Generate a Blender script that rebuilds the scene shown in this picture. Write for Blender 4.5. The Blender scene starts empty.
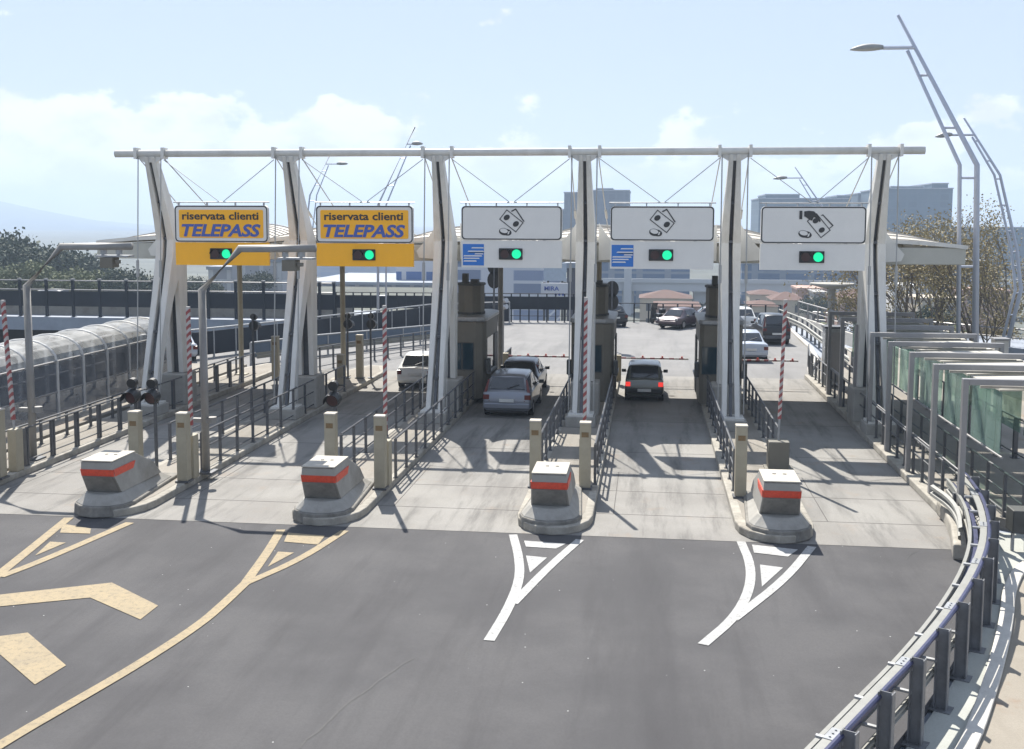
import bpy, bmesh, math, random
from mathutils import Vector, Matrix
random.seed(11)
S = bpy.context.scene
COL = S.collection
PI = math.pi

# ------------------------------------------------------------------ camera
F, CX, CY, CH = 1100.0, 512.0, 330.0, 7.0
VX, VY, ROLL = 650.0, 222.0, 0.0035
_dx, _dy = VX-CX, VY-CY
_ux = _dx*math.cos(ROLL)+_dy*math.sin(ROLL)
_uy = -_dx*math.sin(ROLL)+_dy*math.cos(ROLL)
TH = math.atan(-_uy/F); AL = math.atan(_ux*math.cos(TH)/F)
fwd = Vector((-math.sin(AL)*math.cos(TH), math.cos(AL)*math.cos(TH), -math.sin(TH)))
rgt = Vector((math.cos(AL), math.sin(AL), 0)); dwn = fwd.cross(rgt)
R2 = rgt*math.cos(ROLL)-dwn*math.sin(ROLL); D2 = rgt*math.sin(ROLL)+dwn*math.cos(ROLL)
cam = bpy.data.objects.new('camera', bpy.data.cameras.new('camera'))
COL.objects.link(cam)
cam.matrix_world = Matrix(((R2.x, -D2.x, -fwd.x, 0), (R2.y, -D2.y, -fwd.y, 0), (R2.z, -D2.z, -fwd.z, CH), (0, 0, 0, 1)))
cam.data.sensor_width = 36; cam.data.lens = F/1024*36
cam.data.shift_y = -(374.5-CY)/1024
cam.data.clip_end = 20000; cam.data.clip_start = 0.1
S.camera = cam

def ray(px, py): return R2*((px-CX)/F)+D2*((py-CY)/F)+fwd
def at(px, py, z=0.0):              # point on the level z that this pixel looks at
    d = ray(px, py); t = (z-CH)/d.z; return (d.x*t, d.y*t)
def atY(px, py, Y):                 # (x, z) at distance Y
    d = ray(px, py); t = Y/d.y; return (d.x*t, CH+d.z*t)

# ------------------------------------------------------------------ world, sun, exposure
SUNV = Vector((-0.28, 0.76, 1.0)).normalized()
EL = math.asin(SUNV.z); AZ = math.atan2(SUNV.x, SUNV.y)
W = bpy.data.worlds.new('World'); S.world = W; W.use_nodes = True
nt = W.node_tree; nt.nodes.clear()
def N(t, **k):
    n = nt.nodes.new(t)
    for a, b in k.items(): setattr(n, a, b)
    return n
out = N('ShaderNodeOutputWorld'); bg = N('ShaderNodeBackground')
sky = N('ShaderNodeTexSky', sky_type='NISHITA'); sky.sun_disc = False
sky.sun_elevation = EL; sky.sun_rotation = AZ; sky.air_density = 1.0; sky.dust_density = 0.6; sky.ozone_density = 1.0; sky.altitude = 50
SKY = 0.061
bg.inputs['Strength'].default_value = SKY
tc = N('ShaderNodeTexCoord'); mp = N('ShaderNodeMapping'); mp.inputs['Scale'].default_value = (1, 1, 1.7); mp.inputs['Location'].default_value = (0.35, 0.2, 0.1)
no = N('ShaderNodeTexNoise'); no.inputs['Scale'].default_value = 11.0; no.inputs['Detail'].default_value = 7; no.inputs['Roughness'].default_value = 0.55
sp = N('ShaderNodeSeparateXYZ'); L = nt.links.new
L(tc.outputs['Generated'], mp.inputs['Vector']); L(mp.outputs['Vector'], no.inputs['Vector']); L(tc.outputs['Generated'], sp.inputs['Vector'])
def MR(src, a, b, c, d, smooth=False):
    m = N('ShaderNodeMapRange'); m.clamp = True
    if smooth: m.interpolation_type = 'SMOOTHSTEP'
    for i, v in zip(('From Min', 'From Max', 'To Min', 'To Max'), (a, b, c, d)): m.inputs[i].default_value = v
    L(src, m.inputs['Value']); return m.outputs['Result']
def MT(op, a, b):
    m = N('ShaderNodeMath', operation=op)
    for i, v in enumerate((a, b)):
        if hasattr(v, 'links') or hasattr(v, 'is_linked'): L(v, m.inputs[i])
        else: m.inputs[i].default_value = v
    return m.outputs[0]
lowz = MR(sp.outputs['Z'], 0.05, 0.135, 0.17, -0.14)          # banks of cloud low over the horizon
leftb = MR(sp.outputs['X'], -0.55, 0.25, 0.08, -0.07)         # thicker towards the left
mask = MR(MT('ADD', MT('ADD', no.outputs['Fac'], lowz), leftb), 0.545, 0.605, 0, 1, True)
no2 = N('ShaderNodeTexNoise'); no2.inputs['Scale'].default_value = 17; no2.inputs['Detail'].default_value = 5
L(mp.outputs['Vector'], no2.inputs['Vector'])
shade = MR(no2.outputs['Fac'], 0.38, 0.58, 7.8, 10.0, True)
cc = N('ShaderNodeCombineXYZ'); L(MT('MULTIPLY', shade, 0.93), cc.inputs[0]); L(MT('MULTIPLY', shade, 0.97), cc.inputs[1]); L(MT('MULTIPLY', shade, 1.03), cc.inputs[2])
sc_ = N('ShaderNodeMix', data_type='RGBA', blend_type='MIX')
L(MT('MULTIPLY', mask, 0.9), sc_.inputs['Factor']); tint = N('ShaderNodeMix', data_type='RGBA', blend_type='MIX'); tint.inputs['Factor'].default_value = 0.78; tint.inputs['B'].default_value = (5.4, 6.3, 8.1, 1)
L(sky.outputs['Color'], tint.inputs['A']); L(tint.outputs['Result'], sc_.inputs['A']); L(cc.outputs[0], sc_.inputs['B'])
L(sc_.outputs['Result'], bg.inputs['Color']); L(bg.outputs[0], out.inputs['Surface'])

sl = bpy.data.lights.new('sun', 'SUN'); sl.energy = 4.9; sl.angle = math.radians(0.5); sl.color = (1, 0.95, 0.87)
so = bpy.data.objects.new('sun', sl); COL.objects.link(so)
so.rotation_euler = SUNV.to_track_quat('Z', 'Y').to_euler()
S.view_settings.view_transform = 'Standard'; S.view_settings.look = 'None'; S.view_settings.gamma = 1
S.view_settings.use_curve_mapping = False; S.view_settings.exposure = 1.02
S.render.engine = 'CYCLES'
S.cycles.max_bounces = 8; S.cycles.transparent_max_bounces = 24; S.cycles.volume_bounces = 0; S.cycles.use_denoising = True

# ------------------------------------------------------------------ materials
MATS = {}
def mat(name, col, rough=0.7, metal=0.0, var=0.15, scale=3.0, bump=0.0, bscale=40.0, col2=None, stain=0.0, stretch=None, emit=0, alpha=1.0, trans=0.0, spec=0.5, coat=0.0):
    if name in MATS: return MATS[name]
    m = bpy.data.materials.new(name); m.use_nodes = True; MATS[name] = m
    t = m.node_tree; b = t.nodes['Principled BSDF']; l = t.links.new
    b.inputs['Roughness'].default_value = rough; b.inputs['Metallic'].default_value = metal
    b.inputs['Specular IOR Level'].default_value = spec
    if coat: b.inputs['Coat Weight'].default_value = coat; b.inputs['Coat Roughness'].default_value = 0.08
    b.inputs['Base Color'].default_value = (*col, 1)
    if emit:
        b.inputs['Emission Color'].default_value = (*col, 1); b.inputs['Emission Strength'].default_value = emit
    if alpha < 1: b.inputs['Alpha'].default_value = alpha
    if trans: b.inputs['Transmission Weight'].default_value = trans
    if var or stain or bump:
        c = t.nodes.new('ShaderNodeTexCoord'); mpn = t.nodes.new('ShaderNodeMapping'); l(c.outputs['Object'], mpn.inputs['Vector'])
        if stretch: mpn.inputs['Scale'].default_value = stretch
        if var or stain:
            n1 = t.nodes.new('ShaderNodeTexNoise'); n1.inputs['Scale'].default_value = scale; n1.inputs['Detail'].default_value = 8; n1.inputs['Roughness'].default_value = 0.65
            l(mpn.outputs['Vector'], n1.inputs['Vector'])
            mx = t.nodes.new('ShaderNodeMix'); mx.data_type = 'RGBA'
            r = t.nodes.new('ShaderNodeMapRange'); r.inputs['From Min'].default_value = 0.3; r.inputs['From Max'].default_value = 0.7
            l(n1.outputs['Fac'], r.inputs['Value']); l(r.outputs['Result'], mx.inputs['Factor'])
            a = col2 if col2 else tuple(x*(1-var) for x in col)
            mx.inputs['A'].default_value = (*a, 1); mx.inputs['B'].default_value = (*[min(1, x*(1+var)) for x in col], 1)
            last = mx.outputs['Result']
            if stain:
                n2 = t.nodes.new('ShaderNodeTexNoise'); n2.inputs['Scale'].default_value = scale*0.33; n2.inputs['Detail'].default_value = 9; n2.inputs['Roughness'].default_value = 0.7
                l(mpn.outputs['Vector'], n2.inputs['Vector'])
                r2 = t.nodes.new('ShaderNodeMapRange'); r2.inputs['From Min'].default_value = 0.52; r2.inputs['From Max'].default_value = 0.7; r2.inputs['To Max'].default_value = stain
                l(n2.outputs['Fac'], r2.inputs['Value'])
                m2 = t.nodes.new('ShaderNodeMix'); m2.data_type = 'RGBA'; l(r2.outputs['Result'], m2.inputs['Factor']); l(last, m2.inputs['A'])
                m2.inputs['B'].default_value = (col[0]*0.42, col[1]*0.38, col[2]*0.33, 1); last = m2.outputs['Result']
            l(last, b.inputs['Base Color'])
            if emit: pass
        if bump:
            n3 = t.nodes.new('ShaderNodeTexNoise'); n3.inputs['Scale'].default_value = bscale; n3.inputs['Detail'].default_value = 4
            l(mpn.outputs['Vector'], n3.inputs['Vector'])
            bp = t.nodes.new('ShaderNodeBump'); bp.inputs['Strength'].default_value = bump; bp.inputs['Distance'].default_value = 0.02
            l(n3.outputs['Fac'], bp.inputs['Height']); l(bp.outputs['Normal'], b.inputs['Normal'])
    return m

def ground_mat(name, base, dark, light, lane=0.0, speck=0.0, rust=None):
    """tarmac or cast concrete: broad tone patches, drive-direction streaks, fine grain"""
    m = bpy.data.materials.new(name); m.use_nodes = True; MATS[name] = m
    t = m.node_tree; b = t.nodes['Principled BSDF']; l = t.links.new
    b.inputs['Roughness'].default_value = 0.9; b.inputs['Specular IOR Level'].default_value = 0.25
    c = t.nodes.new('ShaderNodeTexCoord')
    def noise(sc, det, st=(1, 1, 1), rg=0.6):
        mm = t.nodes.new('ShaderNodeMapping'); mm.inputs['Scale'].default_value = st; l(c.outputs['Object'], mm.inputs['Vector'])
        n = t.nodes.new('ShaderNodeTexNoise'); n.inputs['Scale'].default_value = sc; n.inputs['Detail'].default_value = det; n.inputs['Roughness'].default_value = rg
        l(mm.outputs['Vector'], n.inputs['Vector']); return n.outputs['Fac']
    def rng(s, a, b_, c_, d):
        r = t.nodes.new('ShaderNodeMapRange'); r.interpolation_type = 'SMOOTHSTEP'
        for i, v in zip(('From Min', 'From Max', 'To Min', 'To Max'), (a, b_, c_, d)): r.inputs[i].default_value = v
        l(s, r.inputs['Value']); return r.outputs['Result']
    def mix(f, A, B, bl='MIX'):
        x = t.nodes.new('ShaderNodeMix'); x.data_type = 'RGBA'; x.blend_type = bl; l(f, x.inputs['Factor'])
        for k, v in (('A', A), ('B', B)):
            if isinstance(v, tuple): x.inputs[k].default_value = (*v, 1)
            else: l(v, x.inputs[k])
        return x.outputs['Result']
    col = mix(rng(noise(0.35, 6), 0.35, 0.65, 0, 1), base, light)
    col = mix(rng(noise(0.5, 6, (1.3, 0.16, 1)), 0.5, 0.72, 0, 0.75), col, dark)
    if lane: col = mix(rng(noise(1.6, 8, (1.0, 0.10, 1), 0.7), 0.48, 0.7, 0, lane), col, tuple(x*0.62 for x in dark))
    col = mix(rng(noise(26, 5, rg=0.8), 0.3, 0.7, 0, 0.38), col, dark)
    col = mix(rng(noise(90, 3, rg=0.8), 0.4, 0.8, 0, 0.4), col, light)
    if rust: col = mix(rng(noise(0.8, 7, rg=0.7), 0.56, 0.72, 0, 0.5), col, rust)
    if speck:
        v = t.nodes.new('ShaderNodeTexVoronoi'); v.inputs['Scale'].default_value = 2.3; l(c.outputs['Object'], v.inputs['Vector'])
        col = mix(rng(v.outputs['Distance'], 0.02, 0.035, speck, 0), col, (0.6, 0.6, 0.58))
    l(col, b.inputs['Base Color'])
    bp = t.nodes.new('ShaderNodeBump'); bp.inputs['Strength'].default_value = 0.35; bp.inputs['Distance'].default_value = 0.01
    l(noise(120, 3), bp.inputs['Height']); l(bp.outputs['Normal'], b.inputs['Normal'])
    return m

ASPH = ground_mat('asphalt', (0.065, 0.064, 0.067), (0.046, 0.045, 0.048), (0.092, 0.090, 0.092), lane=0.3, speck=0.7)
ASPHF = ground_mat('worn_asphalt', (0.19, 0.187, 0.185), (0.14, 0.14, 0.142), (0.23, 0.226, 0.222), lane=0.35)
SLAB = ground_mat('lane_concrete', (0.225, 0.215, 0.20), (0.115, 0.112, 0.106), (0.29, 0.28, 0.26), lane=0.75, rust=(0.24, 0.185, 0.14))
FOOT = ground_mat('footway_concrete', (0.24, 0.22, 0.19), (0.15, 0.14, 0.12), (0.30, 0.275, 0.24), rust=(0.2, 0.13, 0.08))
SAND = ground_mat('sandy_concrete', (0.25, 0.225, 0.185), (0.165, 0.145, 0.12), (0.31, 0.28, 0.235), rust=(0.22, 0.13, 0.08))
GUT = ground_mat('gutter_concrete', (0.33, 0.34, 0.31), (0.24, 0.245, 0.225), (0.40, 0.41, 0.38))
KERB = mat('kerb_concrete', (0.31, 0.29, 0.25), 0.9, var=0.3, scale=2.5, bump=0.3, stain=0.7)
KERBW = mat('white_kerb', (0.48, 0.46, 0.42), 0.8, var=0.15, scale=3, stain=0.45)
CONC = mat('painted_concrete', (0.30, 0.29, 0.265), 0.85, var=0.12, scale=2.2, bump=0.2, stain=0.45)
CONCT = mat('pale_concrete', (0.42, 0.39, 0.335), 0.85, var=0.1, scale=3, stain=0.35)
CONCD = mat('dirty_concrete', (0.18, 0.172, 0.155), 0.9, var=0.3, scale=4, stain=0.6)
RED = mat('red_reflector', (0.62, 0.065, 0.03), 0.45, var=0.18, scale=14)
def worn_paint(name, col, dirt):
    m = bpy.data.materials.new(name); m.use_nodes = True; MATS[name] = m
    t = m.node_tree; b = t.nodes['Principled BSDF']; l = t.links.new; b.inputs['Roughness'].default_value = 0.85
    c = t.nodes.new('ShaderNodeTexCoord')
    def f(sc, a, z, hi, det=8, rg=0.75):
        n = t.nodes.new('ShaderNodeTexNoise'); n.inputs['Scale'].default_value = sc; n.inputs['Detail'].default_value = det; n.inputs['Roughness'].default_value = rg; l(c.outputs['Object'], n.inputs['Vector'])
        r = t.nodes.new('ShaderNodeMapRange'); r.inputs['From Min'].default_value = a; r.inputs['From Max'].default_value = z; r.inputs['To Max'].default_value = hi; l(n.outputs['Fac'], r.inputs['Value']); return r.outputs['Result']
    def mx(fac, A, B):
        x = t.nodes.new('ShaderNodeMix'); x.data_type = 'RGBA'; l(fac, x.inputs['Factor'])
        for k, v in (('A', A), ('B', B)):
            if isinstance(v, tuple): x.inputs[k].default_value = (*v, 1)
            else: l(v, x.inputs[k])
        return x.outputs['Result']
    q = mx(f(1.3, 0.38, 0.68, 0.7), col, dirt)
    q = mx(f(9, 0.50, 0.66, 0.85), q, tuple(x*0.7 for x in dirt))
    q = mx(f(60, 0.56, 0.64, 0.9), q, (0.11, 0.108, 0.105))
    l(q, b.inputs['Base Color']); return m
YEL = worn_paint('worn_yellow_paint', (0.31, 0.245, 0.145), (0.21, 0.175, 0.12))
WHT = worn_paint('worn_white_paint', (0.40, 0.40, 0.39), (0.26, 0.26, 0.255))
WSTL = mat('white_steel', (0.60, 0.59, 0.555), 0.5, var=0.07, scale=1.5, stain=0.28, stretch=(2, 2, 0.6))
ROOFM = mat('roof_sheet', (0.42, 0.39, 0.34), 0.6, var=0.08, scale=2)
GALV = mat('galvanised_steel', (0.30, 0.31, 0.32), 0.45, metal=0.35, var=0.18, scale=6)
DGALV = mat('dark_steel', (0.085, 0.09, 0.10), 0.5, metal=0.3, var=0.25, scale=6)
RAIL = mat('railing_grey', (0.085, 0.088, 0.095), 0.45, metal=0.2, var=0.2, scale=5)
PORT = mat('portal_steel', (0.22, 0.215, 0.205), 0.55, metal=0.2, var=0.12, scale=3)
BOOTH = mat('booth_panel', (0.14, 0.13, 0.105), 0.6, var=0.08, scale=2, stain=0.3)
BOOTHD = mat('booth_dark', (0.055, 0.058, 0.055), 0.6, var=0.25, scale=4)
DGLASS = mat('booth_glass', (0.012, 0.035, 0.05), 0.06, var=0, spec=0.8)
CGLASS = mat('car_glass', (0.018, 0.022, 0.028), 0.05, var=0, spec=0.9)
BOLL = mat('bollard_beige', (0.30, 0.27, 0.20), 0.7, var=0.1, scale=3, stain=0.35)
BOLLT = mat('bollard_plate', (0.16, 0.10, 0.04), 0.5, var=0.3, scale=30)
SIGNW = mat('sign_white', (0.70, 0.685, 0.65), 0.5, var=0.03, scale=2)
SIGNY = mat('sign_yellow', (0.95, 0.45, 0.008), 0.5, var=0.03, scale=2)
SBLK = mat('sign_black', (0.025, 0.025, 0.025), 0.5, var=0)
SBLUE = mat('sign_blue', (0.02, 0.16, 0.52), 0.5, var=0)
SLETT = mat('sign_letter_blue', (0.055, 0.10, 0.36), 0.5, var=0)
GREENL = mat('green_lamp', (0.0, 0.50, 0.22), 0.4, var=0, emit=0.75)
REDOFF = mat('unlit_red_lens', (0.035, 0.006, 0.006), 0.3, var=0)
BLK = mat('matt_black', (0.012, 0.013, 0.014), 0.45, var=0.2)
RUB = mat('tyre_rubber', (0.018, 0.018, 0.018), 0.85, var=0.2)
CHR = mat('wheel_metal', (0.4, 0.4, 0.41), 0.35, metal=0.8, var=0.1)
ARMR = mat('barrier_red', (0.24, 0.05, 0.05), 0.5, var=0.2, scale=6)
ARMW = mat('barrier_white', (0.40, 0.385, 0.37), 0.5, var=0.1)
CABLE = mat('cable_steel', (0.33, 0.33, 0.32), 0.4, metal=0.3, var=0)
GRB = mat('guardrail_cream', (0.24, 0.24, 0.22), 0.55, metal=0.0, var=0.1, scale=4, stain=0.3)
GRBL = mat('guardrail_blue', (0.035, 0.04, 0.095), 0.45, var=0.2, scale=6)
GPOST = mat('guardrail_post', (0.15, 0.155, 0.165), 0.55, metal=0.2, var=0.2, scale=4, stain=0.3)
NAVY = mat('noise_panel', (0.018, 0.023, 0.032), 0.8, var=0.25, scale=0.5)
BLUEP = mat('blue_grey_panel', (0.085, 0.12, 0.17), 0.5, var=0.12, scale=0.8)
DECK = mat('deck_edge', (0.25, 0.28, 0.33), 0.8, var=0.12, scale=0.6, stain=0.3)
FRAME = mat('shelter_frame', (0.24, 0.235, 0.235), 0.45, metal=0.2, var=0.08, scale=3)
SROOF = mat('shelter_roof', (0.42, 0.40, 0.35), 0.7, var=0.08, scale=3, stain=0.3)
LPOLE = mat('lamp_pole_paint', (0.42, 0.45, 0.52), 0.45, metal=0.2, var=0.06)
LHEAD = mat('lamp_head_paint', (0.26, 0.265, 0.26), 0.5, var=0.1)
PLATE = mat('number_plate', (0.55, 0.55, 0.53), 0.5, var=0.1, scale=20)
TAIL = mat('tail_lens', (0.11, 0.015, 0.012), 0.25, var=0)
TAILON = mat('lit_tail_lens', (0.75, 0.04, 0.03), 0.3, var=0, emit=0.55)

def glass(name, col, alpha, rough=0.08):
    m = bpy.data.materials.new(name); m.use_nodes = True; MATS[name] = m
    t = m.node_tree; t.nodes.clear(); l = t.links.new
    o = t.nodes.new('ShaderNodeOutputMaterial'); tr = t.nodes.new('ShaderNodeBsdfTransparent'); tr.inputs[0].default_value = (*[min(1, x*1.6+0.35) for x in col], 1)
    gl = t.nodes.new('ShaderNodeBsdfPrincipled'); gl.inputs['Base Color'].default_value = (*col, 1); gl.inputs['Roughness'].default_value = rough
    n = t.nodes.new('ShaderNodeTexNoise'); n.inputs['Scale'].default_value = 1.7; n.inputs['Detail'].default_value = 6
    c = t.nodes.new('ShaderNodeTexCoord'); l(c.outputs['Object'], n.inputs['Vector'])
    r = t.nodes.new('ShaderNodeMapRange'); r.inputs['From Min'].default_value = 0.3; r.inputs['From Max'].default_value = 0.7
    r.inputs['To Min'].default_value = max(0, alpha-0.15); r.inputs['To Max'].default_value = min(1, alpha+0.15); l(n.outputs['Fac'], r.inputs['Value'])
    mx = t.nodes.new('ShaderNodeMixShader'); l(r.outputs['Result'], mx.inputs[0]); l(tr.outputs[0], mx.inputs[1]); l(gl.outputs[0], mx.inputs[2]); l(mx.outputs[0], o.inputs[0])
    return m
GREENG = glass('green_glass', (0.28, 0.37, 0.33), 0.44)
POLYC = glass('polycarbonate', (0.55, 0.55, 0.53), 0.42, 0.3)
SMOKE = glass('smoked_panel', (0.17, 0.185, 0.21), 0.5)

# ------------------------------------------------------------------ mesh helpers
class MB:
    def __init__(s): s.v = []; s.f = []; s.mi = []; s.cur = 0
    def add(s, vs, fs):
        b = len(s.v); s.v += [tuple(x) for x in vs]; s.f += [tuple(b+i for i in f) for f in fs]; s.mi += [s.cur]*len(fs); return s
    def box(s, x0, x1, y0, y1, z0, z1):
        return s.add([(x0,y0,z0),(x1,y0,z0),(x1,y1,z0),(x0,y1,z0),(x0,y0,z1),(x1,y0,z1),(x1,y1,z1),(x0,y1,z1)],
                     [(0,3,2,1),(4,5,6,7),(0,1,5,4),(1,2,6,5),(2,3,7,6),(3,0,4,7)])
    def obox(s, c, u, hw, v, hv, z0, z1):     # box with its own axes in plan
        c = Vector(c[:2]); u = Vector(u[:2]).normalized(); v = Vector(v[:2]).normalized()
        q = [c-u*hw-v*hv, c+u*hw-v*hv, c+u*hw+v*hv, c-u*hw+v*hv]
        return s.add([(p.x,p.y,z0) for p in q]+[(p.x,p.y,z1) for p in q], [(0,3,2,1),(4,5,6,7),(0,1,5,4),(1,2,6,5),(2,3,7,6),(3,0,4,7)])
    def prism(s, poly, axis, a, b):           # poly in the two other axes
        def P3(p, t):
            return (t,p[0],p[1]) if axis=='x' else ((p[0],t,p[1]) if axis=='y' else (p[0],p[1],t))
        n = len(poly)
        return s.add([P3(p,a) for p in poly]+[P3(p,b) for p in poly], [tuple(range(n))[::-1], tuple(range(n,2*n))]+[(i,(i+1)%n,n+(i+1)%n,n+i) for i in range(n)])
    def tube(s, pts, r, n=8, r1=None, cap=True):
        pts = [Vector(p) for p in pts]; m = len(pts); r1 = r if r1 is None else r1
        vs = []
        for i, p in enumerate(pts):
            d = (pts[min(i+1,m-1)]-pts[max(i-1,0)]).normalized()
            a = Vector((0,0,1)) if abs(d.z) < 0.9 else Vector((1,0,0))
            e = d.cross(a).normalized(); g = d.cross(e)
            rr = r+(r1-r)*i/max(1,m-1)
            for k in range(n):
                t = 2*PI*(k+0.5)/n; vs.append(p+e*(rr*math.cos(t))+g*(rr*math.sin(t)))
        fs = [(i*n+k, i*n+(k+1)%n, (i+1)*n+(k+1)%n, (i+1)*n+k) for i in range(m-1) for k in range(n)]
        if cap: fs += [tuple(range(n))[::-1], tuple((m-1)*n+k for k in range(n))]
        return s.add(vs, fs)
    def cyl(s, x, y, z0, z1, r, n=16, r1=None): return s.tube([(x,y,z0),(x,y,z1)], r, n, r1)
    def sheet(s, poly, z): return s.add([(p[0],p[1],z) for p in poly], [tuple(range(len(poly)))])
    def quad(s, a, b, c, d): return s.add([a,b,c,d], [(0,1,2,3)])
    def build(s, name, m, parent=None, bevel=0, smooth=False, seg=2, keep=False):
        me = bpy.data.meshes.new(name); o = bpy.data.objects.new(name, me); COL.objects.link(o)
        vs = [Vector(v) for v in s.v]
        if parent is not None:
            o.parent = parent; off = wloc(parent)
            vs = [v-off for v in vs]
        elif not keep:
            mn = Vector((min(v.x for v in vs), min(v.y for v in vs), min(v.z for v in vs))); mxx = Vector((max(v.x for v in vs), max(v.y for v in vs), 0))
            off = Vector(((mn.x+mxx.x)/2, (mn.y+mxx.y)/2, mn.z)); vs = [v-off for v in vs]; o.location = off
        me.from_pydata(vs, [], s.f)
        for q in (m if isinstance(m, (list, tuple)) else [m]): me.materials.append(q)
        if any(s.mi): me.polygons.foreach_set('material_index', s.mi)
        b = bmesh.new(); b.from_mesh(me); bmesh.ops.recalc_face_normals(b, faces=b.faces); b.to_mesh(me); b.free()
        if smooth: me.polygons.foreach_set('use_smooth', [True]*len(me.polygons))
        me.update()
        if bevel:
            k = o.modifiers.new('bevel', 'BEVEL'); k.width = bevel; k.segments = seg; k.limit_method = 'ANGLE'; k.angle_limit = math.radians(35)
        return o
def wloc(o):
    v = Vector((0,0,0))
    while o is not None: v += o.location; o = o.parent
    return v
def tag(o, label=None, cat=None, group=None, kind=None):
    if label: o['label'] = label
    if cat: o['category'] = cat
    if group: o['group'] = group
    if kind: o['kind'] = kind
    return o
def thing(name, label, cat, loc=(0,0,0), group=None):
    o = bpy.data.objects.new(name, None); COL.objects.link(o); o.location = loc; o.empty_display_size = 0.3
    return tag(o, label, cat, group)
def struct(o): o['kind'] = 'structure'; return o
def dup(root, loc, label=None, rz=None, group=None, scale=None, parent=None):
    def cp(o, p):
        c = o.copy(); COL.objects.link(c); c.parent = p
        for ch in list(o.children): cp(ch, c)
        return c
    r = cp(root, parent); r.location = loc
    if rz is not None: r.rotation_euler = (0, 0, rz)
    if scale: r.scale = scale
    if label: r['label'] = label
    if group: r['group'] = group
    return r
def text(s, size, m, name, parent, x, y, z, shear=0.0, bold=0.0, width=None, height=None):
    c = bpy.data.curves.new('t', 'FONT'); c.body = s; c.size = size; c.shear = shear; c.offset = bold; c.align_x = 'CENTER'; c.extrude = 0.006; c.resolution_u = 3
    o = bpy.data.objects.new('t', c); COL.objects.link(o); bpy.context.view_layer.update()
    me = bpy.data.meshes.new_from_object(o.evaluated_get(bpy.context.evaluated_depsgraph_get()))
    bpy.data.objects.remove(o)
    xs = [v.co.x for v in me.vertices]; ys = [v.co.y for v in me.vertices]
    cx, cy = (min(xs)+max(xs))/2, (min(ys)+max(ys))/2; w = max(xs)-min(xs); h = max(ys)-min(ys)
    kx = width/w if width else 1; ky = height/h if height else kx
    off = wloc(parent)
    for v in me.vertices:
        X, Y, Z = v.co
        v.co = (x+(X-cx)*kx-off.x, y-Z-off.y, z+(Y-cy)*ky-off.z)
    me.materials.clear(); me.materials.append(m); me.name = name
    q = bpy.data.objects.new(name, me); COL.objects.link(q); q.parent = parent
    return q

def resample(path, step):
    pts = [Vector((p[0], p[1])) for p in path]; out_ = [pts[0].copy()]; need = step
    for a, b in zip(pts, pts[1:]):
        L_ = (b-a).length; t = need
        while t <= L_+1e-6:
            out_.append(a+(b-a)*(t/L_)); t += step
        need = t-L_
    return out_
def smoothpath(path, n=3):
    pts = [Vector((p[0], p[1])) for p in path]
    for _ in range(n):
        q = [pts[0]]
        for a, b in zip(pts, pts[1:]): q += [a*0.75+b*0.25, a*0.25+b*0.75]
        pts = q+[pts[-1]]
    return pts
def offset(path, d):
    pts = [Vector((p[0], p[1])) for p in path]; r = []
    for i, p in enumerate(pts):
        t = (pts[min(i+1, len(pts)-1)]-pts[max(i-1, 0)]).normalized(); r.append(p+Vector((t.y, -t.x))*d)
    return r
def ribbon(mb, path, w, z):
    a = offset(path, w/2); b = offset(path, -w/2); n = len(a)
    vs = [(p.x, p.y, z) for p in a]+[(p.x, p.y, z) for p in b]
    mb.add(vs, [(i, i+1, n+i+1, n+i) for i in range(n-1)])
def strip(mb, path, d0, d1, z0, z1):           # a solid bar following a path
    a = offset(path, d0); b = offset(path, d1); n = len(a)
    vs = [(p.x,p.y,z0) for p in a]+[(p.x,p.y,z0) for p in b]+[(p.x,p.y,z1) for p in a]+[(p.x,p.y,z1) for p in b]
    fs = []
    for i in range(n-1):
        fs += [(i,i+1,n+i+1,n+i),(2*n+i,3*n+i,3*n+i+1,2*n+i+1),(i,2*n+i,2*n+i+1,i+1),(n+i,n+i+1,3*n+i+1,3*n+i)]
    fs += [(0,n,3*n,2*n),(n-1,3*n-1,4*n-1,2*n-1)]
    mb.add(vs, fs)

# ------------------------------------------------------------------ ground and roads
# island geometry (X centre of each toll island)
ISL = [-17.8, -12.78, -7.5, -2.1, 2.92]; HW = 0.88
RK = 7.0                                        # right kerb
m = MB(); m.box(-5000, 5000, -200, 5000, -18.6, -18)
gm = mat('far_ground', (0.075, 0.08, 0.065), 0.95, var=0.5, scale=0.02, stain=0.4)
struct(m.build('ground', gm))
# toll plaza deck: its right edge follows the guard rail
GR = smoothpath([(-0.6, 8.2), (1.0, 11.0), (2.62, 13.9), (3.61, 15.65), (4.68, 17.75), (5.69, 20.05), (6.42, 22.15), (6.97, 24.5), (7.22, 26.45), (7.28, 27.3)], 2)
deck_poly = [(-36, -12), (16, -12), (16, 20), (15.2, 47), (12.6, 64), (10.6, 77.5), (-17, 77.5), (-24, 58), (-23.5, 40), (-24.5, 20), (-36, 14)]
m = MB(); m.prism(deck_poly, 'z', -1.3, -0.14); struct(m.build('plaza_deck', DECK))
road_poly = [(-35.9, -11.9), (-6, -11.9), (-0.6+0.35, 8.2)]+[(p.x+0.3, p.y) for p in GR]+[(7.45, 24.4+3.2)]
road_poly = [p for p in road_poly]+[(7.45, 50), (8.9, 58), (9.4, 72), (9.6, 77.4), (-16.9, 77.4), (-23.9, 58), (-22.9, 50), (-18.9, 50), (-18.9, 20), (-24.4, 20), (-35.9, 13.9)]
m = MB(); m.prism(road_poly, 'z', -0.139, 0.0); struct(m.build('road', ASPH))
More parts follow.
